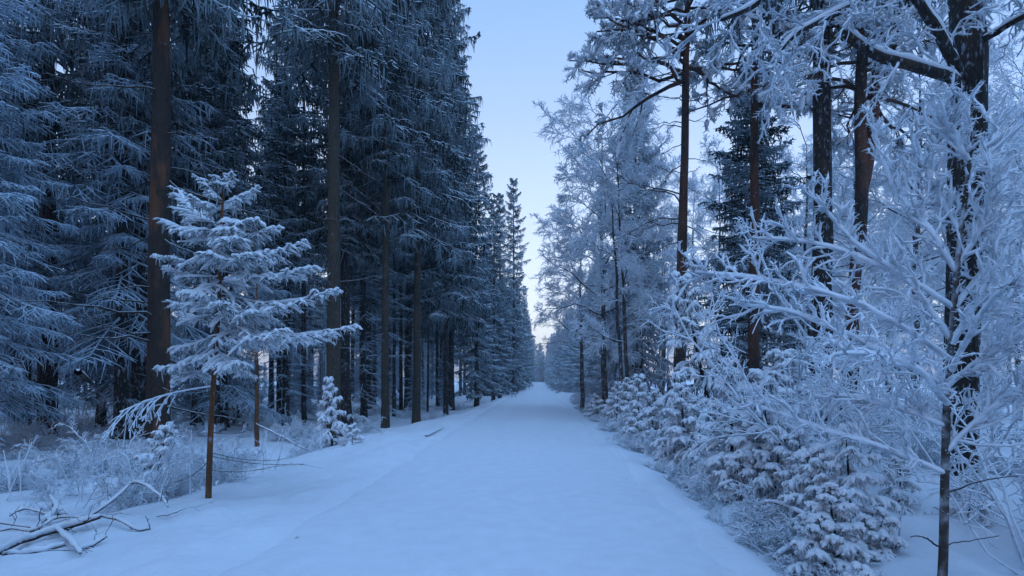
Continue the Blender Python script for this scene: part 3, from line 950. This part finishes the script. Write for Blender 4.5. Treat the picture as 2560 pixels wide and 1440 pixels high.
# (height of the joint on the stem, tip pixel, tip distance)
bl = [(475, 575, 432, 7.75), (478, 540, 440, 7.7), (500, 505, 450, 7.7), (505, 640, 470, 7.8), (520, 480, 500, 7.6), (540, 640, 545, 7.5), (560, 440, 470, 8.3), (575, 398, 555, 7.6), (580, 695, 572, 7.7), (590, 600, 600, 7.2),
      (600, 470, 560, 8.3), (620, 765, 606, 7.8), (640, 394, 636, 7.6), (640, 640, 640, 7.1), (650, 700, 640, 8.4), (680, 790, 662, 7.7), (690, 420, 680, 8.0), (700, 600, 690, 8.6),
      (730, 848, 720, 7.7), (740, 430, 760, 7.5), (745, 560, 760, 7.0), (760, 700, 760, 7.2), (775, 470, 790, 8.4), (790, 660, 780, 8.5), (800, 885, 815, 7.7), (815, 700, 830, 7.1),
      (830, 440, 860, 7.9), (845, 740, 850, 8.3), (860, 402, 915, 7.6), (865, 600, 900, 7.1), (880, 620, 930, 7.7), (905, 440, 925, 8.3), (620, 520, 640, 7.0), (700, 480, 740, 7.1),
      (560, 570, 560, 7.3), (530, 590, 500, 8.0)]
for k, (py, tx, ty, td) in enumerate(bl):
    pos, r = along(Pj, Rj, [jz(py)])
    tip = at(tx, ty, td) - jb
    a = pos[0]; v = tip - a; Ln = np.linalg.norm(v)
    s = np.linspace(0, 1, 8)[:, None]
    Pk = a + v * s
    Pk[:, 2] -= .10 * Ln * np.sin(s[:, 0] * math.pi)
    Pk += np.cumsum(rng.normal(0, .008, Pk.shape), 0)
    Rk = np.linspace(.012, .006, 8)
    nf, sf = bough(rng, Pk, Rk, nsec=int(10 + Ln * 8), nter=5, l2=.33, tw=.0115, snow=.029, hang=1, droop=.16)
    bo = part('bough', mesh('bough', nf, M_young), o)
    part('snow', mesh('snow', sf, M_clump), bo)['kind'] = 'stuff'
# low frosted branch reaching left, and thin dead ones near the ground
pos, r = along(Pj, Rj, [jz(965)])
tip = at(300, 1030, 7.5) - jb
s = np.linspace(0, 1, 9)[:, None]
Pk = pos[0] + (tip - pos[0]) * s; Pk[:, 2] += .06 * np.sin(s[:, 0] * math.pi)
A2, R2, _ = grow(rng, Pk[None], np.linspace(.012, .010, 9)[None], 12, .35, 1, .8, lambda s, pl, g: g.uniform(.15, .42, len(s)), 5, True, .75, .06, rmin=.010, rr=.5, taper=.8)
A3, R3, _ = grow(rng, A2, R2, 5, .2, 1, .7, lambda s, pl, g: g.uniform(.05, .14, len(s)), 4, False, .3, .08, rmin=.009, rr=.5, taper=.8)
bo = part('bough', mesh('bough', merge(tubes(Pk, np.linspace(.014, .012, 9), 6), tubes(A2, R2, 5), tubes(A3, R3, 4)), M_frost_heavy), o)
part('snow', mesh('snow', lumps(rng, Pk[3:][None], .016, 16, 6), M_clump), bo)
for (py, tx, ty) in ((1130, 700, 1150), (1140, 760, 1160), (1175, 690, 1165), (1080, 640, 1070), (1150, 450, 1200)):
    pos, r = along(Pj, Rj, [jz(py)]); tip = at(tx, ty, 7.7) - jb
    s = np.linspace(0, 1, 8)[:, None]; Pk = pos[0] + (tip - pos[0]) * s; Pk[:, 2] -= .05 * np.sin(s[:, 0] * math.pi)
    A2, R2, _ = grow(rng, Pk[None], np.full((1, 8), .004), 4, .4, 1, .5, lambda s, pl, g: g.uniform(.1, .3, len(s)), 4, True, .0, .08, rmin=.0035, rr=.5)
    part('dead_branch', mesh('dead_branch', merge(tubes(Pk, np.linspace(.006, .0035, 8), 5), tubes(A2, R2, 4)), M_dead), o)


# ------------------------------------------------------------------ young spruces bowed under snow
def build_young(seed, H, Rm, nb, snow=.04, tw=.016, name='snowy_spruce'):
    rng = np.random.default_rng(seed)
    K = 10; s = np.linspace(0, 1, K)
    P = np.zeros((K, 3)); P[:, 2] = s * (H + .2) - .2
    P[:, 0] = np.cumsum(rng.normal(0, .015, K)); R = .035 * H / 2 * (1 - s) + .008
    o = bpy.data.objects.new(name, None); COL.objects.link(o); o['category'] = 'young spruce'; o['_proto'] = 1
    ks = [part('trunk', mesh('trunk', tubes(P, R, 8), M_bark_dark), o)]
    for i in range(nb):
        t = (i + rng.random()) / nb
        pos, r = along(P, R, [.06 * H + .9 * H * t])
        a = i * 2.39996 + rng.normal(0, .25)
        D = nrm(np.array([[math.cos(a), math.sin(a), -.05 + .7 * t]]))
        Ln = np.array([Rm * (1 - t) ** .8 * rng.uniform(.75, 1.15) + .12])
        B = path(rng, pos, D, Ln, 7, .45 * (1 - .6 * t), .05, .05)[0]
        nf, sf = bough(rng, B, np.linspace(.012, .006, 7), nsec=9, nter=3, l2=.45, tw=tw, snow=snow, hang=2, droop=.45)
        b = part('bough', mesh('bough', nf, M_young), o)
        s_ = part('snow', mesh('snow', sf, M_clump), b); s_['kind'] = 'stuff'
        kids(b, [s_]); ks.append(b)
    kids(o, ks)
    return o


YS = [build_young(501, 1.7, .85, 20, .052), build_young(502, 2.4, 1.0, 24, .055), build_young(503, 1.1, .75, 14, .056), build_young(504, 3.7, 1.3, 30, .052, .02)]


def build_shrub(seed, H, n, name='frosted_shrub', r=.009, spread=.5, fine=6):
    rng = np.random.default_rng(seed)
    o = bpy.data.objects.new(name, None); COL.objects.link(o); o['category'] = 'shrub'; o['_proto'] = 1
    ks = []
    for i in range(n):
        a = i * 2.39996
        D = nrm(np.array([[math.cos(a) * spread, math.sin(a) * spread, rng.uniform(.7, 1.1)]]))
        B = path(rng, np.array([[math.cos(a) * .06, math.sin(a) * .06, -.1]]), D, np.array([H * rng.uniform(.6, 1.1)]), 8, rng.uniform(0, .2), .08)
        BR = np.linspace(r * 1.5, r, 8)[None]
        A2, R2, _ = grow(rng, B, BR, 10, .15, 1, .7, lambda s, pl, g: (.35 * pl * (1.1 - s) + .1) * g.uniform(.6, 1.2, len(s)), 5, False, .1, .12, rmin=r * .95, rr=.4, taper=.8)
        A3, R3, _ = grow(rng, A2, R2, fine, .15, 1, .7, lambda s, pl, g: (.4 * pl + .04) * g.uniform(.6, 1.2, len(s)), 4, False, .15, .12, rmin=r * .8, rr=.4, taper=.8)
        A4, R4, _ = grow(rng, A3, R3, 2, .2, 1, .7, lambda s, pl, g: (.4 * pl + .02) * g.uniform(.6, 1.2, len(s)), 3, False, .15, .12, rmin=r * .7, rr=.4, taper=.8)
        ks.append(part('stem', mesh('stem', merge(tubes(B, BR, 6), tubes(A2, R2, 4), tubes(A3, R3, 3), tubes(A4, R4, 3)), M_frost_heavy), o))
    kids(o, ks)
    return o


SH = [build_shrub(601, .9, 7), build_shrub(602, 1.5, 8), build_shrub(603, .6, 6, r=.008), build_shrub(604, 3.6, 9, 'frosted_hazel', r=.011, spread=.38, fine=7)]


# ------------------------------------------------------------------ left: the roadside row
row = [(-5.6, 36, 0, (1, 1, .93), 'dark spruce behind the tall roadside spruce with hanging boughs'),
       (-4.6, 42, 2, (.95, .95, .86), 'spruce whose top meets the sky below the hanging boughs'),
       (-3.9, 49, 2, (.85, .85, .74), 'narrow dark spruce left of the two spires against the sky'),
       (-3.75, 55, 2, (.8, .8, .84), 'spire-topped spruce left of the tallest spire against the sky'),
       (-2.75, 62, 2, (.95, .95, 1.0), 'tallest pointed spruce nearest the strip of sky above the road')]
for x, y, k, sc_, lab in row:
    place(SPIRE if k == 2 else SP[k], x, y, lab, scale=sc_)
y = 68.0
while y < 225:
    place([SP[2], SPIRE][int(PR.random() * 2)], -3.6 + PR.normal(0, .6) + (y > 150) * .4, y, 'dark spruce in the far roadside row on the left', 'spruces of the far left row', scale=tuple(np.array([.8, .8, .82]) * PR.uniform(.7, 1.15)))
    if PR.random() < .8:
        place(SP[2], -6.6 + PR.normal(0, .6), y + 2, 'dark spruce behind the far roadside row on the left', 'spruces behind the far left row', scale=PR.uniform(.8, 1.05))
    y += PR.uniform(4.5, 7)

# left: the deep forest
pts = []
tries = 0
while len(pts) < 150 and tries < 6000:
    tries += 1
    y = 13 + 95 * PR.random() ** 1.3
    x = -(6.8 + y * (1.02 * PR.random()))
    if y < 24 and x > -9.5: continue
    if y < 17 and x > -13: continue
    if (x + 11.1) ** 2 + (y - 16.4) ** 2 < 9: continue
    if -11.5 < x < -4 and 14 < y < 22: continue
    pxx = VX + x / y * FPX
    if 400 < pxx < 690 and y > 25 and PR.random() < .92: continue
    if min([(x - a) ** 2 + (y - b) ** 2 for a, b in pts] or [99]) < 6.5: continue
    pts.append((x, y))
for x, y in pts:
    u = PR.random()
    near = y < 30
    if x < -8.5 and PR.random() < .5:
        place(BA[int(PR.random() * 2)], x, y, 'dark-stemmed spruce with rime-white dead twigs', 'rime-twigged spruces of the left forest', scale=PR.uniform(.85, 1.15))
    elif x < -10 and u < (.75 if near else .45):
        k = int(PR.random() * 2)
        place(VE[k], x, y, ['frost-greyed spruce with boughs down to the snow, in the left forest', 'tall frost-greyed spruce on a bare lower trunk, in the left forest'][k],
              ['low-boughed grey spruces of the left forest', 'tall grey spruces of the left forest'][k], scale=PR.uniform(.85, 1.15))
    else:
        k = int(PR.random() * 2)
        place(SP[k], x, y, 'dark tall spruce in the depth of the left forest', 'dark spruces of the left forest', scale=PR.uniform(.8, 1.05))
for x, y, sc_, lab in [(-14.2, 14.2, .9, 'frosted spruce at the left edge, its boughs reaching the thickest trunk'), (-18.5, 15.5, 1.05, 'frosted spruce filling the upper left corner'),
                       (-12.6, 22.5, .95, 'pale frosted spruce seen just right of the thickest trunk')]:
    place(VE[0], x, y, lab, scale=sc_)

# ------------------------------------------------------------------ right: roadside
for x, y, k, sc_, lab in [(2.35, 31, 2, (1.0, 1.0, .78), 'thin frosted birch nearest the road, leftmost dark stem of the right side'),
                          (2.9, 25.5, 2, (1.12, 1.12, 1.0), 'tall frosted birch arching its white twigs over the road'),
                          (3.6, 22.5, 1, (1.1, 1.1, 1.1), 'crooked double-stemmed birch under rime left of the tall pine'),
                          (5.0, 27, 0, (.9, .9, 1.05), 'straight frosted birch between the crooked birch and the tall pine')]:
    place(FD[k], x, y, lab, scale=sc_, rot=k * 1.3)
place(FS[1], 4.75, 27.5, 'tall frosted spruce whose pointed top stands beside the snow-clumped pine crown', scale=(1, 1, 1.12))
place(SP[2], 8.6, 22.5, 'dark green spruce standing behind the reddish pine trunk', scale=(1.2, 1.2, .7))
place(SP[2], 4.7, 62, 'small dark spruce at the right road edge in the distance', scale=(.55, .55, .42))
y = 36.0
while y < 270:
    k = int(PR.random() * 2)
    place(FS[k], 4.6 + PR.normal(0, .35) - .5 * (y > 90), y, 'frosted spruce in the roadside row on the right', 'frosted spruces along the right road edge', scale=PR.uniform(.6, .95) * (.95 if k else 1))
    if PR.random() < .7:
        place(FD[int(PR.random() * 3)], 8.5 + PR.normal(0, .8), y + 2, 'frosted birch behind the right roadside row', 'birches behind the right row', scale=PR.uniform(.85, 1.1))
    y += PR.uniform(4.0, 6.5)
# the wood closes where the road bends away
for i in range(9):
    place(FS[i % 2], -5.5 + i * 1.3 + PR.normal(0, .3), 236 + PR.normal(0, 5), 'frosted spruce closing the gap at the very end of the road', 'spruces closing the end of the road', scale=PR.uniform(.9, 1.15))
for i in range(14):
    place(FS[i % 2], -20 + i * 3.2, 300 + PR.normal(0, 8), 'frosted spruce closing the view at the far end of the road', 'spruces at the end of the road', scale=PR.uniform(.55, .8))

pts = []
tries = 0
while len(pts) < 95 and tries < 6000:
    tries += 1
    y = 15 + 80 * PR.random() ** 1.2
    x = 8.5 + y * .95 * PR.random()
    if y < 20 and x < 11: continue
    if min([(x - a) ** 2 + (y - b) ** 2 for a, b in pts] or [99]) < 9: continue
    pts.append((x, y))
for x, y in pts:
    u = PR.random()
    pxx = VX + x / y * FPX
    if 2080 < pxx < 2370 or 1715 < pxx < 1840 or pxx > 2470:
        if PR.random() < .45: continue
        u *= .6
    if u < .62:
        place(FD[int(PR.random() * 3)], x, y, 'rime-white birch in the open wood on the right', 'birches of the right wood', scale=PR.uniform(.85, 1.2))
    elif u < .8:
        place(PI[int(PR.random() * 2)], x, y, 'pine with bare trunk and snowy crown in the right wood', 'pines of the right wood', scale=PR.uniform(.85, 1.1))
    else:
        place(FS[int(PR.random() * 2)], x, y, 'frosted spruce in the right wood', 'frosted spruces of the right wood', scale=PR.uniform(.6, .95))

# the wood goes on beside and behind the camera
for i in range(44):
    sd_ = 1 if i % 2 else -1
    y = 7 - 62 * ((i + PR.random()) / 44)
    if sd_ > 0:
        x = max(.87 * y + 3.5, 5.2) + PR.random() * 9
        pr_ = [FD[0], FS[1], FD[2], PI[0], SP[2]][i % 5]
    else:
        x = -(max(.97 * y + 3.5, 6.5) + PR.random() * 9)
        pr_ = [SP[0], VE[0], SP[1], VE[1], SP[2]][i % 5]
    place(pr_, x, y, 'tree of the wood behind the camera', 'trees behind the camera', scale=PR.uniform(.85, 1.1))

# ------------------------------------------------------------------ undergrowth on the right
YL = [(2, 4.15, 13.0, 1.0, 3, 'tallest young snowy spruce in the thicket below the tall pine'),
      (0, 3.55, 8.6, 1.05, 0, 'snow-bowed young spruce with big white clumps in the middle of the right thicket'),
      (0, 4.35, 9.6, 1.15, 1, 'young spruce under heavy snow in front of the stout dark trunk'),
      (0, 3.3, 6.6, .8, 2, 'low young spruce bent under snow beside the right road edge'),
      (0, 3.0, 11.2, .85, 0, 'small snowy spruce at the road edge below the tall pine'),
      (0, 2.95, 16.5, .8, 1, 'little snowy spruce by the road below the crooked birch'),
      (0, 5.4, 13.2, 1.2, 0, 'young snowy spruce in front of the forked pine'),
      (0, 2.6, 5.1, .5, 2, 'snow-flattened young spruce nearest the camera at the right road edge'),
      (0, 2.45, 4.2, .36, 2, 'low snowy spruce tuft at the bottom edge of the photo right of the road'),
      (0, 3.2, 5.6, .42, 2, 'low snowy spruce between the road edge thicket and the sapling stem'),
      (0, 4.5, 7.0, .38, 0, 'snowy little spruce left of the sapling stem in the open snow'),
      (0, 4.9, 6.4, .42, 2, 'snowy spruce tuft right of the sapling stem')]
for _, x, y, s_, k, lab in YL:
    place(YS[k], x, y, lab, scale=s_)
for i in range(58):
    y = 5.2 + 27 * ((i + PR.random()) / 58) ** 1.2
    x = 2.5 + PR.random() * (.25 + y * .13)
    place(YS[[0, 2, 2, 1][i % 4]], x, y, 'young spruce under snow in the thicket along the right road edge', 'snowy young spruces along the right road edge', scale=PR.uniform(.42, .9) * (.65 if y < 7 else 1))
for i in range(110):
    y = 4.5 + 42 * ((i + PR.random()) / 110) ** 1.3
    x = 2.35 + PR.random() ** 1.4 * (1.6 + y * .5)
    if y < 5.2 and x > 2.9: continue
    if y < 9 and x > 3.6 and i % 3: continue
    k = [0, 2, 0, 2, 1][i % 5] if y > 7 else 2
    place(SH[k], x, y, 'rime-covered shrub in the thicket right of the road', 'frosted shrubs right of the road', scale=PR.uniform(.6, 1.1), dz=-.05)
place(SH[3], 4.7, 5.3, 'thickly rimed hazel bush filling the right edge in front of the big dark tree', scale=.9)
for i in range(46):
    y = 3.9 + 32 * ((i + PR.random()) / 46) ** 1.3
    place(SH[[0, 2][i % 2]], 2.2 + PR.random() * (.35 + y * .02), y, 'low rimed shrub hugging the right road edge', 'low shrubs hugging the right road edge', scale=PR.uniform(.4, .7), dz=-.04)
place(SH[3], 3.75, 7.6, 'tall frosted hazel bush of fine upright twigs left of the big dark tree', scale=1.05)
place(SH[3], 5.6, 9.8, 'frosted hazel bush in front of the forked pine', scale=1.1)
place(SH[3], 8.3, 9.6, 'frosted hazel bush at the right edge behind the big dark tree', scale=1.25)
place(SH[3], 9.8, 12.5, 'tall frosted bush behind the right edge thicket', scale=1.4)

# ------------------------------------------------------------------ undergrowth on the left
for i in range(120):
    y = 8.0 + 30 * ((i + PR.random()) / 120) ** 1.3
    x = -(crest(y) + .9 + PR.random() * (3 + y * .75))
    k = [2, 0, 2, 0, 1][i % 5]
    place(SH[k], x, y, 'frosted shrub on the floor of the left forest', 'frosted shrubs of the left forest', scale=PR.uniform(.5, 1.15), dz=-.05)
place(SH[1], -5.6, 9.6, 'spreading frosted shrub right of the stem of the little snow-laden spruce', scale=.8)
place(SH[0], -5.1, 9.0, 'low frosted shrub under the right boughs of the little snow-laden spruce', scale=.9)
place(YS[1], -5.95, 16.2, 'small snowy spruce in front of the tall straight grey-brown trunk', scale=(.62, .62, .95))
place(YS[2], -4.75, 14.4, 'tiny snow-capped spruce on the bank right of the tall straight trunk', scale=.5)
place(YS[0], -7.5, 11.0, 'small dark green spruce under the low frosted branch of the little snow-laden spruce', scale=.62)
for i in range(14):
    y = 16 + 22 * PR.random()
    if y < 24: continue
    place(YS[int(PR.random() * 3)], -(6 + y * .6 * PR.random()), y, 'young spruce growing under the tall trunks of the left forest', 'young spruces of the left forest', scale=PR.uniform(.7, 1.3))


for i in range(40):
    y = 26 + 40 * (i + PR.random()) / 40
    place(VE[0], -(5.2 + y * .55 * PR.random()), y, 'half-grown frosted spruce closing the view low between the trunks', 'half-grown spruces between the left trunks', scale=PR.uniform(.2, .36))

# ------------------------------------------------------------------ fallen branches, stems and litter
def gpt(px, py, h, d0):
    """where the sight line of a photograph pixel comes within h of the snow, near distance d0"""
    best = None
    for d in np.linspace(d0 * .6, d0 * 1.6, 400):
        p = at(px, py, d)
        e = abs(p[2] - h - float(gz(p[0], p[1])))
        if best is None or e < best[0]:
            best = (e, p)
    return best[1]


def fallen(label, pts, r0, r1, snow, d, twigs=3, group=None, mat=None, K=14, lift=0.0):
    rng = np.random.default_rng(abs(hash(label)) % 1000 if False else int(pts[0][0] * 7 + pts[0][1]) % 9973)
    W = np.array([gpt(p[0], p[1], p[2] if len(p) > 2 else r0 + lift, d) for p in pts])
    b0 = W[0].copy()
    Lp = smooth_line(W - b0, K)
    Lp += np.cumsum(rng.normal(0, .006, Lp.shape), 0)
    Lr = np.linspace(r0, r1, K)
    o = thing('fallen_branch', label, 'branch', b0, group)
    out = [tubes(Lp, Lr, 7)]
    if twigs:
        A2, R2, _ = grow(rng, Lp[None], Lr[None], twigs, .2, 1, .7, lambda s, pl, g: g.uniform(.12, .45, len(s)), 5, False, .1, .1, rmin=.0045, rr=.4, taper=.6)
        A3, R3, _ = grow(rng, A2, R2, 2, .3, 1, .7, lambda s, pl, g: g.uniform(.06, .2, len(s)), 4, False, .1, .1, rmin=.004, rr=.5, taper=.7)
        out += [tubes(A2, R2, 4), tubes(A3, R3, 3)]
    part('wood', mesh('wood', merge(*out), mat or M_deadw), o)
    if snow:
        part('snow', mesh('snow', lumps(rng, (Lp + [[0, 0, r0 * .4]])[None], snow * 1.35, 18, 6, .7, .3), M_clump), o)
    return o


fallen('thick snow-covered branch at the lower left corner of the pile', [(-40, 1402, .03), (60, 1358, .05), (150, 1330, .06), (255, 1300, .08)], .035, .022, .036, 7.0)
fallen('snow-topped branch rising from the pile to a bent tip', [(165, 1325, .05), (240, 1280, .15), (290, 1240, .28), (333, 1206, .40), (362, 1212, .38), (400, 1238, .28), (424, 1265, .18)], .018, .008, .018, 7.5)
fallen('dark bare branch lying to the right of the pile in the snow', [(178, 1318, .05), (235, 1288, .12), (300, 1300, .08), (345, 1322, .03), (372, 1318, .03)], .016, .010, .012, 7.4)
fallen('thin branch lying level at the left edge of the pile', [(-40, 1300, .1), (50, 1310, .08), (125, 1318, .06), (180, 1330, .04)], .014, .010, .014, 7.6)
fallen('short dark branch at the front edge of the pile', [(190, 1372, .03), (225, 1354, .05), (265, 1340, .07)], .017, .012, .016, 7.0)
fallen('curved snowy stick behind the pile', [(20, 1290, .06), (70, 1272, .14), (120, 1286, .1), (180, 1292, .05)], .012, .008, .014, 8.0)
fallen('snowy stick crossing the middle of the pile', [(120, 1285, .12), (150, 1320, .1), (185, 1352, .06), (215, 1385, .02)], .018, .012, .024, 7.2)
fallen('snow-loaded branch in the middle of the pile pointing at the camera', [(60, 1350, .06), (100, 1308, .12), (140, 1270, .2), (132, 1240, .26)], .02, .012, .026, 7.4)
fallen('low snow-covered branch along the bottom of the pile', [(10, 1385, .02), (90, 1372, .04), (170, 1360, .03)], .022, .012, .026, 6.9)
fallen('crooked twiggy branch at the back left of the pile', [(-30, 1340, .08), (40, 1322, .14), (90, 1330, .1), (150, 1300, .16), (215, 1300, .1)], .012, .008, .018, 7.6, 8)
fallen('snow-topped branch arching out of the frosted shrub onto the bank', [(640, 1060, .45), (690, 1085, .3), (735, 1108, .16), (780, 1130, .03)], .018, .012, .018, 9.6)
fallen('reddish stick lying on the road bank by the slim trunks', [(1064, 1090, .03), (1090, 1079, .05), (1110, 1068, .05)], .024, .014, 0, 16.5, 0)
fallen('dark arching stick on the bank left of the slim trunks', [(890, 1078, .05), (915, 1068, .16), (940, 1072, .12), (958, 1085, .03)], .016, .010, .012, 17.5, 2)
fallen('long dead stem slanting down to the snow left of the thickest trunk', [(195, 930, 1.5), (235, 962, 1.05), (275, 995, .6), (315, 1028, .15)], .07, .05, .045, 17.0, 6, K=16)
fallen('low dark stick in the snow left of the little snow-laden spruce', [(395, 1292, .02), (425, 1286, .05), (457, 1272, .04)], .009, .006, .007, 8.2, 1)
fallen('snow-topped fallen log in the right wood behind the forked pine', [(2130, 885, 1.2), (2200, 905, .8), (2300, 938, .3)], .2, .16, .16, 24.0, 5)
fallen('snow-loaded stick reaching over the snow left of the sapling', [(1950, 1215, .25), (2000, 1240, .2), (2060, 1268, .12), (2110, 1300, .04)], .014, .008, .026, 5.5, 5)
fallen('snow-covered forked stick low in the right corner thicket', [(1935, 1400, .06), (1985, 1365, .12), (2060, 1345, .16), (2140, 1350, .1)], .014, .009, .03, 4.6, 6)
fallen('thick snowy twig arching over the lower right thicket', [(1880, 1275, .12), (1930, 1262, .22), (2010, 1290, .24), (2080, 1320, .14)], .013, .008, .026, 5.2, 6)

rng = np.random.default_rng(909)
for i in range(76):
    if i < 50:
        y = rng.uniform(8.0, 13); x = -crest(y) - rng.uniform(.3, 4.5); lab, gp = 'frosted weed stalk standing in the snow left of the road', 'frosted weed stalks on the left'
    else:
        y = rng.uniform(5, 12); x = rng.uniform(3.5, 7.5); lab, gp = 'thin frosted stalk in the snow between the right bushes', 'frosted stalks on the right'
    H = rng.uniform(.35, 1.1)
    D = nrm(np.array([[rng.normal(0, .25), rng.normal(0, .2), 1.]]))
    B = path(rng, np.zeros((1, 3)) - [[0, 0, .1]], D, np.array([H]), 7, 0, .05)
    A2, R2, _ = grow(rng, B, np.full((1, 7), .006), int(rng.integers(0, 5)) + 1, .4, 1, .6, lambda s, pl, g: g.uniform(.08, .3, len(s)), 4, False, -.05, .08, rmin=.005, rr=.4)
    thing('frosted_stalk', lab, 'stalk', (x, y, float(gz(x, y))), gp, mesh('frosted_stalk', merge(tubes(B, np.linspace(.012, .008, 7)[None], 5), tubes(A2, R2, 4)), M_frost_heavy))

for px, py in ((1612, 1346), (1716, 1342), (1330, 1003), (1496, 1395)):
    q = gpt(px, py, .015, 6.0 if py > 1100 else 40)
    Pk = np.array([[0, 0, 0], [.03, .01, .015], [.07, -.01, .0]]) * (1 if py > 1100 else 3)
    thing('fallen_twig', 'dark crumb of bark lying on the packed snow of the road', 'twig', q, 'bark crumbs on the road', mesh('fallen_twig', tubes(Pk, [.004, .009, .003], 6), M_dead))

# small dark litter on the snow
for i in range(60):
    y = 4 + 26 * rng.random() ** 1.4
    side = rng.random()
    x = -crest(y) - rng.uniform(-.6, 4) if side < .5 else (rng.uniform(2.2, 6) if side < .85 else rng.uniform(-2.5, 1.7))
    zz = float(gz(x, y)) + (.0 if side < .85 else .06) + .01
    L_ = rng.uniform(.03, .14); a = rng.random() * TAU
    Pk = np.array([[0, 0, 0], [math.cos(a) * L_ / 2, math.sin(a) * L_ / 2, .012], [math.cos(a + .3) * L_, math.sin(a + .3) * L_, .0]])
    thing('fallen_twig', 'bit of dark twig dropped on the snow', 'twig', (x, y, zz), 'twig litter on the snow', mesh('fallen_twig', tubes(Pk, [.004, .005, .003], 5), M_dead))

SHORT = {
    'dark spruce in the far roadside row on the left': 'dark roadside spruce',
    'dark spruce behind the far roadside row on the left': 'dark second-row spruce',
    'frost-greyed spruce with boughs down to the snow, in the left forest': 'low-boughed grey spruce',
    'tall frost-greyed spruce on a bare lower trunk, in the left forest': 'tall bare-based grey spruce',
    'dark tall spruce in the depth of the left forest': 'dark tall spruce',
    'dark-stemmed spruce with rime-white dead twigs': 'spruce with rimed dead twigs',
    'frosted spruce in the roadside row on the right': 'frosted roadside spruce',
    'frosted birch behind the right roadside row': 'frosted birch behind the roadside row',
    'rime-white birch in the open wood on the right': 'rime-white birch',
    'pine with bare trunk and snowy crown in the right wood': 'bare-trunked pine with snowy crown',
    'frosted spruce in the right wood': 'frosted spruce of the wood',
    'young spruce under snow in the thicket along the right road edge': 'snow-laden young spruce',
    'rime-covered shrub in the thicket right of the road': 'rime-covered shrub',
    'frosted shrub on the floor of the left forest': 'frosted shrub',
    'half-grown frosted spruce closing the view low between the trunks': 'half-grown frosted spruce',
    'low rimed shrub hugging the right road edge': 'low rimed road-edge shrub',
    'young spruce growing under the tall trunks of the left forest': 'young snowy spruce under tall trunks',
    'frosted weed stalk standing in the snow left of the road': 'frosted weed stalk',
    'thin frosted stalk in the snow between the right bushes': 'thin frosted stalk',
    'bit of dark twig dropped on the snow': 'bit of dark twig on the snow',
}
ZL = [(150, 'by the left edge'), (370, 'left of the thickest trunk'), (560, 'behind the little snow-laden spruce'), (830, 'left of the straight grey-brown trunk'),
      (1040, 'left of the slim twin trunks'), (1345, 'right of the slim twin trunks'), (1460, 'at the right road edge far off'), (1700, 'left of the tall bare pine'),
      (1885, 'left of the reddish pine'), (2050, 'left of the stout dark trunk'), (2385, 'left of the big dark tree'), (99999, 'right of the big dark tree')]
ZD = [(9, 'nearest'), (15, 'near'), (25, 'midway back'), (45, 'further back'), (99999, 'far back')]
for o in COL.objects:
    if o.parent is None and o.get('label') in SHORT and o.location.y > 1:
        zx = VX + o.location.x / o.location.y * FPX
        w = next(t for a, t in ZL if zx < a) + ', ' + next(t for a, t in ZD if o.location.y < a)
        o['group'] = o['group'] + ' ' + w.replace(',', '')
        o['label'] = SHORT[o['label']] + ' ' + w

ORD = ['first', 'second', 'third', 'fourth', 'fifth', 'sixth', 'seventh', 'eighth', 'ninth', 'tenth', 'eleventh', 'twelfth']
same = {}
for o in COL.objects:
    if o.parent is None and 'label' in o and 'group' in o and o.location.y > 1:
        same.setdefault(o['label'], []).append(o)
for lab, obs in same.items():
    if 1 < len(obs) <= 12 and len(lab.split()) <= 13:
        for k, o in enumerate(sorted(obs, key=lambda q: q.location.x / q.location.y)):
            o['label'] = lab + ', ' + ORD[k] + ' from left'

# nothing grows quite upright
tr_ = np.random.default_rng(31)
for o in COL.objects:
    if o.parent is None and o.get('category') in ('young spruce', 'shrub'):
        o.rotation_euler[0] = tr_.normal(0, .10); o.rotation_euler[1] = tr_.normal(0, .10)
        o.scale[2] *= tr_.uniform(.75, 1.15)

dead_ = [o.name for o in COL.objects if '_proto' in o]
for n_ in dead_:
    o = COL.objects[n_]
    names = [c.name for c in o.children_recursive] + [n_]
    for m_ in names:
        bpy.data.objects.remove(bpy.data.objects[m_])
nt_ = sum(len(m.polygons) * 2 for m in bpy.data.meshes if m.users)
print('TRIS', nt_, 'OBJ', len(COL.objects))
